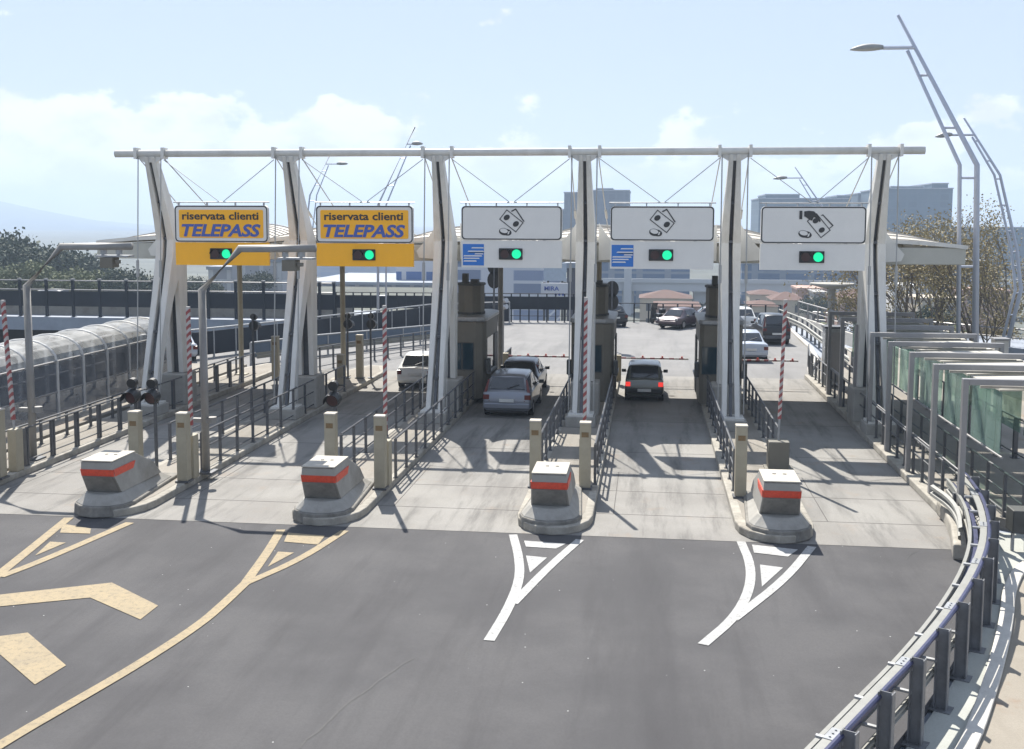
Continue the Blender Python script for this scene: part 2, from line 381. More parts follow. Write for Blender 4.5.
m = MB(); m.sheet([(-22.8, 50.2), (7.4, 50.2), (8.7, 58), (9.2, 72), (9.5, 77.3), (-16.8, 77.3), (-23.7, 58)], 0.005); struct(m.build('exit_road', ASPHF))
m = MB(); m.sheet([(-18.9, 24.02), (7.08, 24.10), (7.40, 26.6), (7.42, 50.2), (-18.9, 50.2)], 0.006)
slab = struct(m.build('toll_lane_pavement', SLAB))
m = MB()                                         # sawn joints and detector loops in the slab
JT = mat('joint_filler', (0.07, 0.065, 0.06), 0.9, var=0.2)
for i in range(5):
    x0 = ISL[i]+HW; x1 = (ISL[i+1]-HW) if i < 4 else RK
    for yy in (26.0, 28.3, 33.2, 38.5, 43.7, 47.0): m.box(x0+0.02, x1-0.02, yy, yy+0.018, 0.004, 0.0095)
    for yy in (26.05, 28.32): m.box(x0+0.45, x0+0.468, yy, yy+2.2, 0.004, 0.0097)
struct(m.build('pavement_joint', JT, keep=True))
m = MB(); m.box(-23.4, -18.9, 20.1, 49.9, -0.138, 0.2); struct(m.build('left_footway', FOOT))
m = MB(); m.prism([(7.45, 27.35), (7.6, 27.0), (15.3, 20), (14.9, 47), (12.4, 62), (9.7, 62), (8.9, 57.9), (7.46, 50)], 'z', -0.138, 0.14); struct(m.build('right_footway', FOOT))
# verge on the right with its gutter and white kerb line
KO = smoothpath([(1.3, 9.0), (2.9, 12.0), (4.42, 14.96), (4.98, 16.24), (5.78, 18.21), (6.5, 20.13), (7.06, 21.84), (7.9, 23.6), (9.6, 25.2)], 2)
gr_out = offset(GR, 0.62)
m = MB(); m.sheet([(p.x, p.y) for p in offset(KO, -0.1)]+[(15.9, 20), (15.9, -11.8), (-6, -11.8)], -0.10); struct(m.build('verge', SAND))
gi = offset(GR, 0.35); m = MB()
m.sheet([(p.x, p.y) for p in gi if p.y < 26.5][:-1]+[(8.6, 25.9)]+[(p.x, p.y) for p in KO[::-1]], -0.094); struct(m.build('gutter', GUT))
m = MB(); strip(m, KO, -0.14, 0.10, -0.093, -0.03); struct(m.build('white_kerb', KERBW, bevel=0.02))
# kerbs
def island_poly(cx, y0, y1, hw):
    q = []
    for k in range(9):
        t = PI*k/8; q.append((cx+hw*math.cos(PI+t), y0+1.15+1.15*math.sin(PI+t)))
    return q+[(cx+hw, y1), (cx+hw-0.5, y1+1.6), (cx-hw+0.5, y1+1.6), (cx-hw, y1)]
for i, cx in enumerate(ISL):
    m = MB(); m.prism(island_poly(cx, 24.0, 49.0, HW), 'z', 0.0, 0.19)
    o = struct(m.build('traffic_island', KERB, bevel=0.03))
    m = MB(); m.prism(island_poly(cx, 24.35, 48.7, HW-0.2), 'z', 0.188, 0.196); struct(m.build('island_paving', FOOT))
m = MB(); m.box(7.0, 7.452, 27.2, 50.3, 0.0, 0.2); struct(m.build('right_kerb', KERB, bevel=0.03))
m = MB(); strip(m, [Vector(p) for p in [(7.23, 27.15), (7.18, 26.2), (6.98, 24.9), (6.62, 23.3)]], -0.02, 0.25, 0.0, 0.34); struct(m.build('kerb_end', KERB, bevel=0.05))
m = MB(); strip(m, [Vector(p) for p in [(7.3, 50.4), (7.6, 53), (8.5, 57), (8.9, 62), (9.2, 76.5)]], -0.1, 0.12, 0.0, 0.16); struct(m.build('exit_kerb', KERBW))
# painted markings
def paint(pieces, lines, mt, w, name='lane_marking', zz=0.0):
    m = MB()
    for li, ln in enumerate(lines):
        pts = [at(*p) for p in ln]
        ribbon(m, smoothpath(pts, 2) if len(pts) > 2 else [Vector(p) for p in pts], w, 0.0112+0.0012*li+zz)
    for pc in pieces: m.sheet([at(*p) for p in pc], 0.0104)
    return struct(m.build(name, mt))
paint([[(288,533),(325,536),(318,545),(284,542)], [(278,552),(294,553),(268,567)]],
      [[(281,530),(268,552),(245,584)], [(345,531),(300,560),(245,584)]], YEL, 0.2)
paint([], [[(247,582),(225,603),(200,625),(140,664),(80,699),(0,745),(-60,785)]], YEL, 0.2, zz=0.0036)
paint([[(63,524),(91,529),(90,534),(60,533)], [(50,542),(66,543),(35,556)]],
      [[(69,518),(0,574),(-50,612)], [(130,523),(40,562),(0,577)]], YEL, 0.22)
m = MB(); m.sheet([(-10.24,19.62),(-8.79,18.52),(-8.79,17.81),(-10.23,18.76),(-13.6,17.15),(-14.2,17.5)], 0.0104); struct(m.build('direction_arrow', YEL))
m = MB(); m.sheet([(-10.4,16.97),(-9.03,15.75),(-9.12,15.01),(-10.31,16.02),(-12.4,15.1),(-12.8,15.6)], 0.0104); struct(m.build('direction_arrow', YEL))
paint([[(524,541),(566,544),(556,549),(526,547)], [(526,556),(547,558),(530,573)]],
      [[(513,535),(519,557),(520,580),(508,610),(489,641)], [(580,540),(550,566),(513,604)]], WHT, 0.19)
paint([[(752,545),(798,550),(788,557),(754,553)], [(760,565),(783,568),(762,587)]],
      [[(741,542),(751,565),(750,590),(735,618),(703,645)], [(812,547),(785,580),(733,620)]], WHT, 0.19)

m = MB()
SEAL = mat('bitumen_seal', (0.05, 0.049, 0.05), 0.75, var=0.3, scale=6)
for ln, w in (([(300,748),(335,715),(380,680),(420,655)], 0.02), ([(905,560),(915,551),(921,547)], 0.015)):
    pts = [at(*p) for p in ln]; q = resample(smoothpath(pts, 1), 0.25); rr_ = random.Random(int(ln[0][0]))
    q = [p+Vector((rr_.uniform(-.035,.035), rr_.uniform(-.035,.035))) for p in q]
    ribbon(m, q, w, 0.005)
struct(m.build('sealed_crack', SEAL))

# ------------------------------------------------------------------ canopy, masts, cross beam
MX = [-17.45, -12.45, -7.2, -2.2, 2.74, 7.5]; BY, BZ = 37.2, 9.33
mast = thing('gantry_mast', 'white bent steel mast', 'mast', (0, 0, 0), 'bent white masts carrying the long tube')
for sx in (-1, 1):
    x0, x1 = (0.13, 0.40) if sx > 0 else (-0.40, -0.13)
    # the cheek bulges sideways half way up
    prof = [(36.40,0.60,.13,.30),(36.85,2.2,.10,.28),(37.55,4.2,.07,.30),(38.05,5.7,.065,.34),(38.15,6.3,.065,.34),(37.92,7.0,.065,.31),(37.37,8.4,.055,.23),(37.04,9.22,.05,.19)]
    back = [(36.72,0.60),(37.28,2.2),(38.15,4.2),(39.1,5.8),(39.2,6.3),(38.65,7.0),(37.87,8.4),(37.4,9.22)]
    m = MB(); vs = []
    for (yf,z,xi,xo),(yb,_) in zip(prof, back): vs += [(sx*xi,yf,z),(sx*xo,yf,z),(sx*xo,yb,z),(sx*xi,yb,z)]
    fs = [(0,1,2,3)]+[(4*k+a,4*k+(a+1)%4,4*k+4+(a+1)%4,4*k+4+a) for k in range(7) for a in range(4)]+[(28,29,30,31)]
    m.add(vs, fs); m.build('side_plate', WSTL, mast, bevel=0.03)
m = MB(); m.prism([(36.5,0.62),(37.0,2.2),(37.75,4.2),(38.3,5.7),(38.4,6.3),(38.15,7.0),(37.55,8.4),(37.15,9.2),(37.35,9.2),(38.6,7.0),(38.95,5.8),(38.0,4.2),(37.15,2.2),(36.62,0.62)], 'x', -0.05, 0.05)
for z, y in ((1.6,36.85),(3.0,37.3),(4.6,37.9),(6.3,38.3),(7.6,37.9)): m.box(-0.068, 0.068, y-0.12, y+0.1, z, z+0.09)
m.build('web', DGALV, mast)
m = MB(); m.box(-0.5, 0.5, 36.05, 37.05, 0.19, 0.55); m.build('plinth', CONC, mast, bevel=0.03)
m = MB(); m.box(-0.42, 0.42, 36.12, 36.98, 0.55, 0.61); m.build('base_plate', WSTL, mast)
for sx in (-1, 1):
    m = MB(); m.prism([(38.75,1.36),(39.2,1.36),(39.3,5.6),(38.5,5.6)], 'x', min(sx*.13,sx*.32), max(sx*.13,sx*.32)); m.build('rear_flange', WSTL, mast, bevel=0.02)
m = MB(); m.box(-0.125, 0.125, 38.95, 39.05, 1.36, 5.6); m.build('rear_web', DGALV, mast)
m = MB(); m.box(-0.5, 0.5, 38.4, 39.5, 0.19, 1.35); m.build('pedestal', CONC, mast, bevel=0.04)
m = MB()
for sx in (-1, 1): m.tube([(sx*0.42,37.1,9.2),(sx*0.42,36.5,0.7)], 0.022, 6); m.tube([(sx*0.42,36.83,5.6),(sx*0.42,36.80,5.0)], 0.05, 8)
m.build('stay_cable', CABLE, mast)
m = MB()
for sx in (-1, 1): m.tube([(sx*0.46,37.3,9.15),(sx*0.62,43.2,6.4)], 0.02, 6); m.tube([(sx*0.565,41.0,7.43),(sx*0.585,41.6,7.15)], 0.05, 8)
m.build('back_cable', CABLE, mast)
m = MB()
for sx in (-1, 1): m.box(sx*0.5-0.05, sx*0.5+0.05, BY-0.19, BY+0.19, 9.14, 9.53)
m.prism([(-0.55,9.22),(0.55,9.22),(0.22,9.02),(-0.22,9.02)], 'y', BY-0.06, BY+0.06)
m.build('clamp', WSTL, mast)
for sx in (-1, 1):                               # pointed cheek plates rising beside the mast
    m = MB(); m.prism([(sx*0.40,5.63),(sx*1.12,5.68),(sx*1.22,5.92),(sx*0.95,6.22),(sx*0.62,6.62),(sx*0.40,6.95)], 'y', 39.36, 39.44); m.build('cheek_plate', WSTL, mast)
mlab = ['leftmost bent white mast, standing left of the first yellow sign', 'bent white mast between the two yellow signs', 'bent white mast between the second yellow sign and the first white sign',
        'bent white mast between the white signs with blue squares', 'bent white mast left of the sign with the hand holding banknotes', 'rightmost bent white mast, at the right kerb beside the glass shelter']
mast.location = (MX[0], 0, 0); mast['label'] = mlab[0]
for x, lb in list(zip(MX, mlab))[1:]: dup(mast, (x, 0, 0), lb)

m = MB(); m.tube([(-18.75, BY, BZ), (8.75, BY, BZ)], 0.128, 16)
bm_ = m.build('cross_beam', WSTL, smooth=False); tag(bm_, 'long white horizontal tube across the tops of all the masts', 'beam')
bm_.data.polygons.foreach_set('use_smooth', [len(p.vertices) == 4 for p in bm_.data.polygons])

can = thing('canopy', 'white canopy of low barrel vaults over the toll lanes behind the signs', 'canopy', (-5, 42.6, 5.0))
SEAM = mat('roof_seam', (0.38, 0.36, 0.33), 0.6, var=0.1)
for x in MX:
    m = MB(); n = 14; a = []
    for k in range(n+1):
        u = -1+2*k/n; wl_ = 3.35 if (x < -17 and u < 0) or (x > 7 and u > 0) else 2.46; a.append((x+u*wl_, 6.16+0.66*(1-u*u)))
    FY = [(39.6,.30),(40.4,.55),(41.4,.76),(42.8,.92),(44.6,.98),(48.3,1.0)]
    def rz(za, f): return 6.16+(za-6.16)*f
    def fof(y):
        for (ya, fa), (yb, fb_) in zip(FY, FY[1:]):
            if ya <= y <= yb: return fa+(fb_-fa)*(y-ya)/(yb-ya)
        return 1.0
    nn = n+1
    vs = [(p[0], y, rz(p[1], f)) for y, f in FY for p in a]+[(p[0], y, rz(p[1], f)-0.05) for y, f in FY for p in a]
    o2 = nn*len(FY); fs = []
    for j in range(len(FY)-1):
        for k in range(n):
            q = (j*nn+k, j*nn+k+1, (j+1)*nn+k+1, (j+1)*nn+k); fs += [q, tuple(i+o2 for i in q[::-1])]
    for k in range(n): fs += [(k+1, k, k+o2, k+1+o2), ((len(FY)-1)*nn+k, (len(FY)-1)*nn+k+1, (len(FY)-1)*nn+k+1+o2, (len(FY)-1)*nn+k+o2)]
    m.add(vs, fs); v = m.build('roof_vault', ROOFM, can)
    m = MB()
    for y in [40.0+0.8*j for j in range(10)]:
        m.tube([(p[0], y, rz(p[1], fof(y))+0.02) for p in a], 0.022, 4, cap=False)
    m.build('seam', SEAM, v)
    for y in (39.5, 48.32):
        m = MB(); ff = 0.30 if y < 40 else 1.0
        for k in range(n):
            (xa, za), (xb, zb) = a[k], a[k+1]; za, zb = rz(za, ff), rz(zb, ff)
            m.add([(xa,y,za-0.06),(xb,y,zb-0.06),(xb,y,zb+0.07),(xa,y,za+0.07),(xa,y+0.08,za-0.06),(xb,y+0.08,zb-0.06),(xb,y+0.08,zb+0.07),(xa,y+0.08,za+0.07)], [(0,1,2,3),(7,6,5,4),(3,2,6,7),(1,0,4,5)])
        m.build('end_rib', WSTL, v)
FASC = mat('fascia_steel', (0.42, 0.415, 0.37), 0.6, var=0.08, scale=0.8, stain=0.3)
m = MB(); m.box(-20.8, 10.8, 39.55, 40.0, 5.56, 6.15); m.build('front_fascia', FASC, can, bevel=0.03)
m = MB(); m.box(-20.8, 10.8, 47.8, 48.2, 5.7, 6.12); m.build('rear_fascia', FASC, can, bevel=0.03)
for x in [-20.7]+[(MX[i]+MX[i+1])/2-0.1 for i in range(5)]+[10.5]:
    m = MB(); m.box(x, x+0.2, 40.0, 47.8, 5.8, 6.1); m.build('roof_beam', FASC, can)
col0 = None
for i in range(5):
    x = (-17.9,-13.25,-6.3,-2.1,3.2)[i]; z0 = 0.19
    m = MB(); m.cyl(x, 46.6, z0, 5.85, 0.11, 12); m.box(x-0.25, x+0.25, 46.35, 46.85, z0, z0+0.05); m.build('column', PORT if i == 2 else BOLL, can)

# ------------------------------------------------------------------ signs over the lanes
SX = [(-16.43,-13.07),(-11.36,-7.97),(-6.31,-2.91),(-1.30,2.09),(3.59,6.92)]
slab_txt = ['leftmost yellow lane sign, its lower corner crossed by a grey gantry pipe',
            'yellow lane sign hanging between the second and third masts', 'white banknote and coin sign with blue square, over the silver estate car',
            'white banknote and coin sign with blue square, over the grey boxy hatchback', 'white sign with a hand holding banknotes and no blue square']
def disc(mb, cx, cz, rx, rz, y0, y1, rot=0, n=20):
    q = [(cx+rx*math.cos(t)*math.cos(rot)-rz*math.sin(t)*math.sin(rot), cz+rx*math.cos(t)*math.sin(rot)+rz*math.sin(t)*math.cos(rot)) for t in [2*PI*k/n for k in range(n)]]
    mb.prism(q, 'y', y0, y1)
def rrect(x0, x1, z0, z1, r, n=4):
    q = []
    for cx, cz, a in ((x1-r,z1-r,0),(x0+r,z1-r,PI/2),(x0+r,z0+r,PI),(x1-r,z0+r,1.5*PI)):
        for k in range(n+1): t = a+PI/2*k/n; q.append((cx+r*math.cos(t), cz+r*math.sin(t)))
    return q
def rotrect(cx, cz, w, h, a):
    c, s_ = math.cos(a), math.sin(a); return [(cx+x*c-z*s_, cz+x*s_+z*c) for x, z in ((-w/2,-h/2),(w/2,-h/2),(w/2,h/2),(-w/2,h/2))]
SY = 36.75
for i, (x0, x1) in enumerate(SX):
    yellow = i < 2; base = SIGNY if yellow else SIGNW
    zm = 6.25 if i < 2 else (6.38 if i < 4 else 6.32); zt, zb = 7.52, 5.45
    xc = (x0+x1)/2
    t = thing('overhead_sign', slab_txt[i], 'road sign', (xc, SY, zb), 'lane signs hanging between the masts')
    m = MB(); m.prism(rrect(x0,x1,zm,zt,0.13), 'y', SY, SY+0.16); m.build('sign_panel', SIGNW, t)
    m = MB(); a = rrect(x0+0.012,x1-0.012,zm+0.012,zt-0.012,0.12); b = rrect(x0+0.05,x1-0.05,zm+0.05,zt-0.05,0.10); n = len(a)
    m.add([(p[0],SY-0.006,p[1]) for p in a]+[(p[0],SY-0.006,p[1]) for p in b], [(k,(k+1)%n,n+(k+1)%n,n+k) for k in range(n)]); m.build('border', SBLK, t)
    m = MB(); m.box(x0+0.0, x1-0.0, SY+0.02, SY+0.17, zb, zm-0.012); m.build('lower_panel', base, t)
    m = MB()
    m.tube([(x0-0.05,SY+0.05,zt+0.11),(x1+0.05,SY+0.05,zt+0.11)], 0.022, 6)
    for k in range(4): xx = x0+0.15+(x1-x0-0.3)*k/3; m.box(xx-0.02, xx+0.02, SY+0.02, SY+0.1, zt, zt+0.11)
    m.build('hanger_rail', GALV, t)
    m = MB()
    for mx, s_ in ((MX[i], 1), (MX[i+1], -1)): m.tube([(mx+s_*0.5,BY-0.05,9.1),(xc-s_*0.06,SY+0.06,zt+0.12)], 0.014, 5)
    m.build('hanger_cable', CABLE, t)
    m = MB()
    for xx in (x0+0.6, x1-0.6): m.box(xx-0.05, xx+0.05, SY+0.17, SY+0.27, zb+0.1, zt-0.1)
    m.tube([(x0+0.6,SY+0.25,zm-0.3),(x0+0.6,39.6,5.9)], 0.04, 6); m.tube([(x1-0.6,SY+0.25,zm-0.3),(x1-0.6,39.6,5.9)], 0.04, 6)
    m.build('bracket', GALV, t)
    if yellow:
        m = MB(); m.prism(rrect(x0+0.16,x1-0.16,zm+0.15,zt-0.15,0.05), 'y', SY-0.01, SY-0.001); f = m.build('yellow_field', SIGNY, t)
        text('riservata clienti', 0.4, SBLK, 'lettering', t, xc-0.02, SY-0.016, zt-0.36, bold=0.008, width=2.75, height=0.27)
        text('TELEPASS', 0.6, SLETT, 'lettering', t, xc, SY-0.016, zm+0.41, shear=0.22, bold=0.02, width=2.85, height=0.44)
        tx = 0.0
    else:
        m = MB(); cxn, czn = xc+0.0, zm+0.64
        def outline(cx, cz, w, h, a, lw=0.028):
            P = rotrect(cx, cz, w, h, a); Q = rotrect(cx, cz, w-2*lw, h-2*lw, a)
            m.add([(p[0],SY-0.012,p[1]) for p in P]+[(p[0],SY-0.012,p[1]) for p in Q], [(k,(k+1)%4,4+(k+1)%4,4+k) for k in range(4)])
        if i < 4:
            outline(cxn+0.0, czn, 0.72, 0.42, -0.66)
            disc(m, cxn-0.155, czn+0.115, 0.11, 0.085, SY-0.016, SY-0.002, 0.6); disc(m, cxn+0.155, czn-0.10, 0.11, 0.085, SY-0.016, SY-0.002, 0.6)
            P = [(cxn-0.02,czn+0.33),(cxn+0.15,czn+0.42),(cxn+0.45,czn-0.02),(cxn+0.40,czn-0.02),(cxn+0.14,czn+0.37),(cxn+0.02,czn+0.30)]
            m.prism(P, 'y', SY-0.012, SY-0.004)
            cx0, cz0 = cxn-0.25, czn-0.33
        else:
            cxn += 0.17; outline(cxn, czn-0.06, 0.72, 0.40, -0.87)
            disc(m, cxn-0.1, czn+0.10, 0.10, 0.08, SY-0.016, SY-0.002, 0.6); disc(m, cxn+0.10, czn-0.20, 0.10, 0.08, SY-0.016, SY-0.002, 0.6)
            P = [(cxn+0.05,czn+0.26),(cxn+0.12,czn+0.31),(cxn+0.47,czn-0.05),(cxn+0.33,czn-0.17),(cxn+0.34,czn-0.13),(cxn+0.42,czn-0.06),(cxn+0.12,czn+0.26)]
            m.prism(P, 'y', SY-0.012, SY-0.004)
            H_ = [(-0.47,0.40),(-0.33,0.42),(-0.16,0.40),(-0.03,0.27),(0.06,0.10),(0.03,0.05),(-0.07,0.17),(-0.16,0.22),(-0.22,0.10),(-0.30,0.13),(-0.42,0.22),(-0.47,0.24)]
            m.prism([(cxn+a, czn+b) for a, b in H_], 'y', SY-0.022, SY-0.013)
            m.prism([(cxn-0.62,czn+0.42),(cxn-0.53,czn+0.42),(cxn-0.53,czn+0.15),(cxn-0.62,czn+0.15)], 'y', SY-0.022, SY-0.013)
            cx0, cz0 = cxn-0.47, czn-0.30
        disc(m, cx0+0.10, cz0-0.05, 0.16, 0.11, SY-0.008, SY-0.002, -0.2); disc(m, cx0, cz0-0.03, 0.17, 0.12, SY-0.010, SY-0.003, -0.2)
        m.build('pictogram', SBLK, t)
        m = MB(); disc(m, cx0, cz0+0.0, 0.135, 0.075, SY-0.014, SY-0.011, -0.2)
        m.prism([(cx0+0.15,cz0-0.02),(cx0+0.2,cz0-0.0),(cx0+0.17,cz0-0.11),(cx0+0.12,cz0-0.12)], 'y', SY-0.014, SY-0.011); m.build('coin_face', SIGNW, t)
        if i < 4:
            w = 0.72; lx, lz = x0+0.05, zb+0.07
            m = MB(); m.box(lx, lx+w, SY+0.008, SY+0.02, lz, lz+w); lg = m.build('logo', SBLUE, t)
            m = MB()
            for zz, a, b, hh in ((0.80,0.40,1.0,0.05),(0.64,0.22,1.0,0.05),(0.52,0.55,0.98,0.05),(0.42,0.02,0.92,0.055),(0.31,0.02,0.80,0.05),(0.18,0.02,0.66,0.055)):
                m.prism([(lx+w*a,lz+w*zz),(lx+w*b,lz+w*zz),(lx+w*(b-0.03),lz+w*(zz+hh)),(lx+w*(a+0.05),lz+w*(zz+hh))], 'y', SY+0.001, SY+0.0075)
            m.build('logo_stripe', SIGNW, lg)
            m = MB(); m.prism([(lx+w*.30,lz+w*.585),(lx+w*1.0,lz+w*.60),(lx+w*1.0,lz+w*.635),(lx+w*.3,lz+w*.61)], 'y', SY+0.0, SY+0.007); m.build('logo_dark_bar', SBLK, lg)  # thin black bar among the white stripes
    # light signal let into the lower panel
    sxp = xc+(-0.02 if i != 4 else -0.02); hz = (zb+zm)/2+0.0
    m = MB(); m.box(sxp-0.40, sxp+0.40, SY-0.03, SY+0.03, hz-0.19, hz+0.19); sg = m.build('signal', BLK, t, bevel=0.02)
    m = MB(); disc(m, sxp+0.20, hz, 0.155, 0.155, SY-0.05, SY-0.032); m.build('green_lamp', GREENL, sg)
    m = MB(); disc(m, sxp-0.20, hz, 0.145, 0.145, SY-0.05, SY-0.032); m.build('red_lamp', REDOFF, sg)
    m = MB()
    for cx_ in (sxp-0.2, sxp+0.2):
        for k in range(8):
            a0, a1 = PI*k/8, PI*(k+1)/8
            m.add([(cx_+0.175*math.cos(a),y,hz+0.175*math.sin(a)) for a in (a0,a1) for y in (SY-0.03,SY-0.13)], [(0,1,3,2)])
    m.build('visor', BLK, sg)

# ------------------------------------------------------------------ island furniture
def crash_block(cx, label, dy=-0.25):
    t = thing('crash_block', label, 'crash block', (cx, 25.2, 0.0), 'red striped concrete blocks on the island noses')
    def ring(hw, y0, y1, z, r=0.5):
        q = []
        for k in range(7):
            a = PI*k/6; q.append((cx-hw*math.cos(a), y0+r-r*math.sin(a), z))
        return q+[(cx+hw*0.75, y1, z), (cx-hw*0.75, y1, z)]
    m = MB(); A_ = ring(0.74,24.3,28.0,0.02,0.72); B_ = ring(0.72,24.32,28.0,0.28,0.7)
    n = len(A_); m.add(A_+B_, [tuple(range(n))[::-1], tuple(range(n,2*n))]+[(k,(k+1)%n,n+(k+1)%n,n+k) for k in range(n)]); m.build('footing', CONCD, t, bevel=0.03)
    m = MB(); A_ = ring(0.68,24.38,27.6,0.28,0.6); B_ = ring(0.47,24.62,27.2,0.50,0.35)
    m.add(A_+B_, [tuple(range(n))[::-1], tuple(range(n,2*n))]+[(k,(k+1)%n,n+(k+1)%n,n+k) for k in range(n)]); m.build('skirt', CONC, t, bevel=0.02)
    prof = [(24.95,0.495),(24.66,0.93),(24.60,1.12),(24.60,1.29),(25.75,1.31),(26.75,0.85),(27.1,0.495)]
    m = MB(); hw = 0.39
    vs = []; wl = lambda z: hw+0.05*(1.3-z)/0.7
    for s_ in (-1, 1): vs += [(cx+s_*wl(z), y, z) for y, z in prof]
    n = len(prof); m.add(vs, [tuple(range(n)), tuple(range(n,2*n))[::-1]]+[(k,(k+1)%n,n+(k+1)%n,n+k) for k in range(n)])
    hd = m.build('body', CONC, t, bevel=0.015)
    m = MB(); m.box(cx-0.40, cx+0.40, 24.58, 25.78, 1.305, 1.335); m.build('cap', CONCT, t, bevel=0.008)
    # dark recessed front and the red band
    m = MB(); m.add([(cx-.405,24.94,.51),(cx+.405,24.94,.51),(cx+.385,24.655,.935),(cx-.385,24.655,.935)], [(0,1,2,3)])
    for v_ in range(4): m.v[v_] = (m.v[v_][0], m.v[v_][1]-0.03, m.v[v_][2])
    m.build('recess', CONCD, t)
    m = MB(); m.prism([(24.645,0.945),(24.590,1.115),(24.61,1.115),(24.665,0.945)], 'x', cx-0.41, cx+0.41)
    for s_ in (-1, 1):
        a, b = (cx+s_*0.402, cx+s_*0.425)
        m.prism([(24.62,1.115),(24.68,0.945),(25.60,0.95),(25.72,1.115)], 'x', min(a,b), max(a,b))
    m.build('red_band', RED, t)
    m = MB()
    for dx in (-0.1, 0.13): m.cyl(cx+dx, 25.3, 1.333, 1.345, 0.045, 10)
    m.build('lifting_eye', CONCD, t)
    t.location.y += dy
    return t
cbl = ['red striped concrete block at the far left, beside two yellow lines leaving the picture', 'red striped concrete block where the long curved yellow line begins, under the second yellow sign',
       'red striped concrete block between two beige bollards at the first white V marking', 'red striped concrete block farthest right, its red band showing on its left side too']
for i in range(4): crash_block((-12.92,-7.55,-2.18,2.98)[i], cbl[i], (-0.4,-0.28,-0.2,-0.28)[i])
crash_block(ISL[0], 'red striped concrete block outside the left edge')

def bollard(x, y, h, label):
    t = thing('bollard', label, 'bollard', (x, y, 0.19), 'square beige bollards on the toll islands')
    m = MB(); m.box(x-0.14, x+0.14, y-0.14, y+0.14, 0.24, h-0.04); m.build('post', BOLL, t, bevel=0.012)
    m = MB(); m.box(x-0.148, x+0.148, y-0.148, y+0.148, h-0.04, h); m.build('cap', CONCT, t, bevel=0.01)
    m = MB(); m.box(x-0.18, x+0.18, y-0.18, y+0.18, 0.19, 0.24); m.build('base', DGALV, t)
    m = MB(); m.box(x-0.09, x+0.09, y-0.148, y-0.141, h-0.38, h-0.25); m.build('plate', BOLLT, t)
    return t
bollard(2.33, 27.35, 2.02, 'beige bollard left of the rightmost red striped block')
bollard(-2.83, 27.7, 1.95, 'beige bollard behind the left shoulder of the block at the first white V marking')
bollard(-1.55, 27.7, 1.93, 'beige bollard directly in front of the arm between the two blue square signs')
bollard(-6.72, 26.95, 2.1, 'beige bollard standing right of the red striped block where the long yellow line begins')
bollard(-7.98, 26.85, 2.15, 'beige bollard rising directly behind the red striped block where the long yellow line begins')
bollard(-13.25, 26.9, 2.06, 'beige bollard rising behind the far left red striped block')
bollard(-11.99, 27.0, 2.03, 'beige bollard right of the far left red striped block, beside the tall grey pipe gantry')
bollard(-16.98, 26.7, 2.05, 'beige bollard cut off by the left edge of the picture')
fb = at(360,378,.2); bollard(fb[0], fb[1], 2.1, 'distant beige bollard beside two signal posts in the lane beyond the second yellow sign')
fb = at(276,380,.2); bollard(fb[0], fb[1], 2.1, 'distant beige bollard seen between the two leftmost masts')
fb = at(341,385,.2); bollard(fb[0], fb[1], 1.5, 'short distant beige bollard left of the distant signal posts')

def raised_arm(x, y, label, big=False, z0=0.19, top=4.75, lean=0.0):
    t = thing('raised_barrier', label, 'barrier', (x, y, z0), 'raised red and white barrier arms')
    m = MB()
    if big: m.box(x-0.28, x+0.28, y-0.28, y+0.28, z0+0.04, 1.0); m.box(x-0.36, x+0.42, y-0.34, y+0.34, z0, z0+0.05)
    else: m.box(x-0.13, x+0.13, y-0.17, y+0.17, z0, 1.35)
    m.build('cabinet', BOLL if not big else BOOTH, t, bevel=0.02)
    zb = 1.0
    m = MB(); m.tube([(x,y,zb),(x+lean*0.12,y,zb+0.6)], 0.035, 8); m.build('arm_socket', GALV, t)
    n = 32; a = MB(); b = MB(); z = zb+0.6; dz = (top-z)/n; dr = [Vector((0.05,0.05))]*1
    a_ = MB()
    # one square tube with slanted bands
    h = 0.045
    for k in range(n):
        zz0 = z+k*dz; zz1 = zz0+dz; sl_ = 0.045
        vs = []
        for zz in (zz0, zz1):
            for (ux, uy, sh) in ((-h,-h,-sl_),(h,-h,sl_),(h,h,sl_),(-h,h,-sl_)):
                q = zz+sh
                if k == 0 and zz == zz0: q = zz
                if k == n-1 and zz == zz1: q = zz
                vs.append((x+ux+lean*(q-zb)/5, y+uy, q))
        a_.cur = k % 2
        a_.add(vs, [(0,1,5,4),(1,2,6,5),(2,3,7,6),(3,0,4,7)]+([(4,5,6,7)] if k == n-1 else [])+([(0,3,2,1)] if k == 0 else []))
    a_.build('arm', [ARMR, ARMW], t)
    return t
p = at(786, 468, .2); raised_arm(3.62, 30.7, 'raised red and white arm on its own square cabinet behind the rightmost red striped block', True, top=4.9, lean=0.12)
raised_arm(-1.62, 28.55, 'raised red and white arm in front of the mast between the two blue square signs', top=5.05)
raised_arm(-6.72, 27.5, 'raised red and white arm right of the second yellow sign, behind a beige bollard', top=4.85)
raised_arm(-11.99, 27.5, 'raised red and white arm left of the tall grey pipe gantry', top=4.75)
raised_arm(-17.05, 27.6, 'raised red and white arm near the left edge of the picture', top=4.85, lean=-0.25)

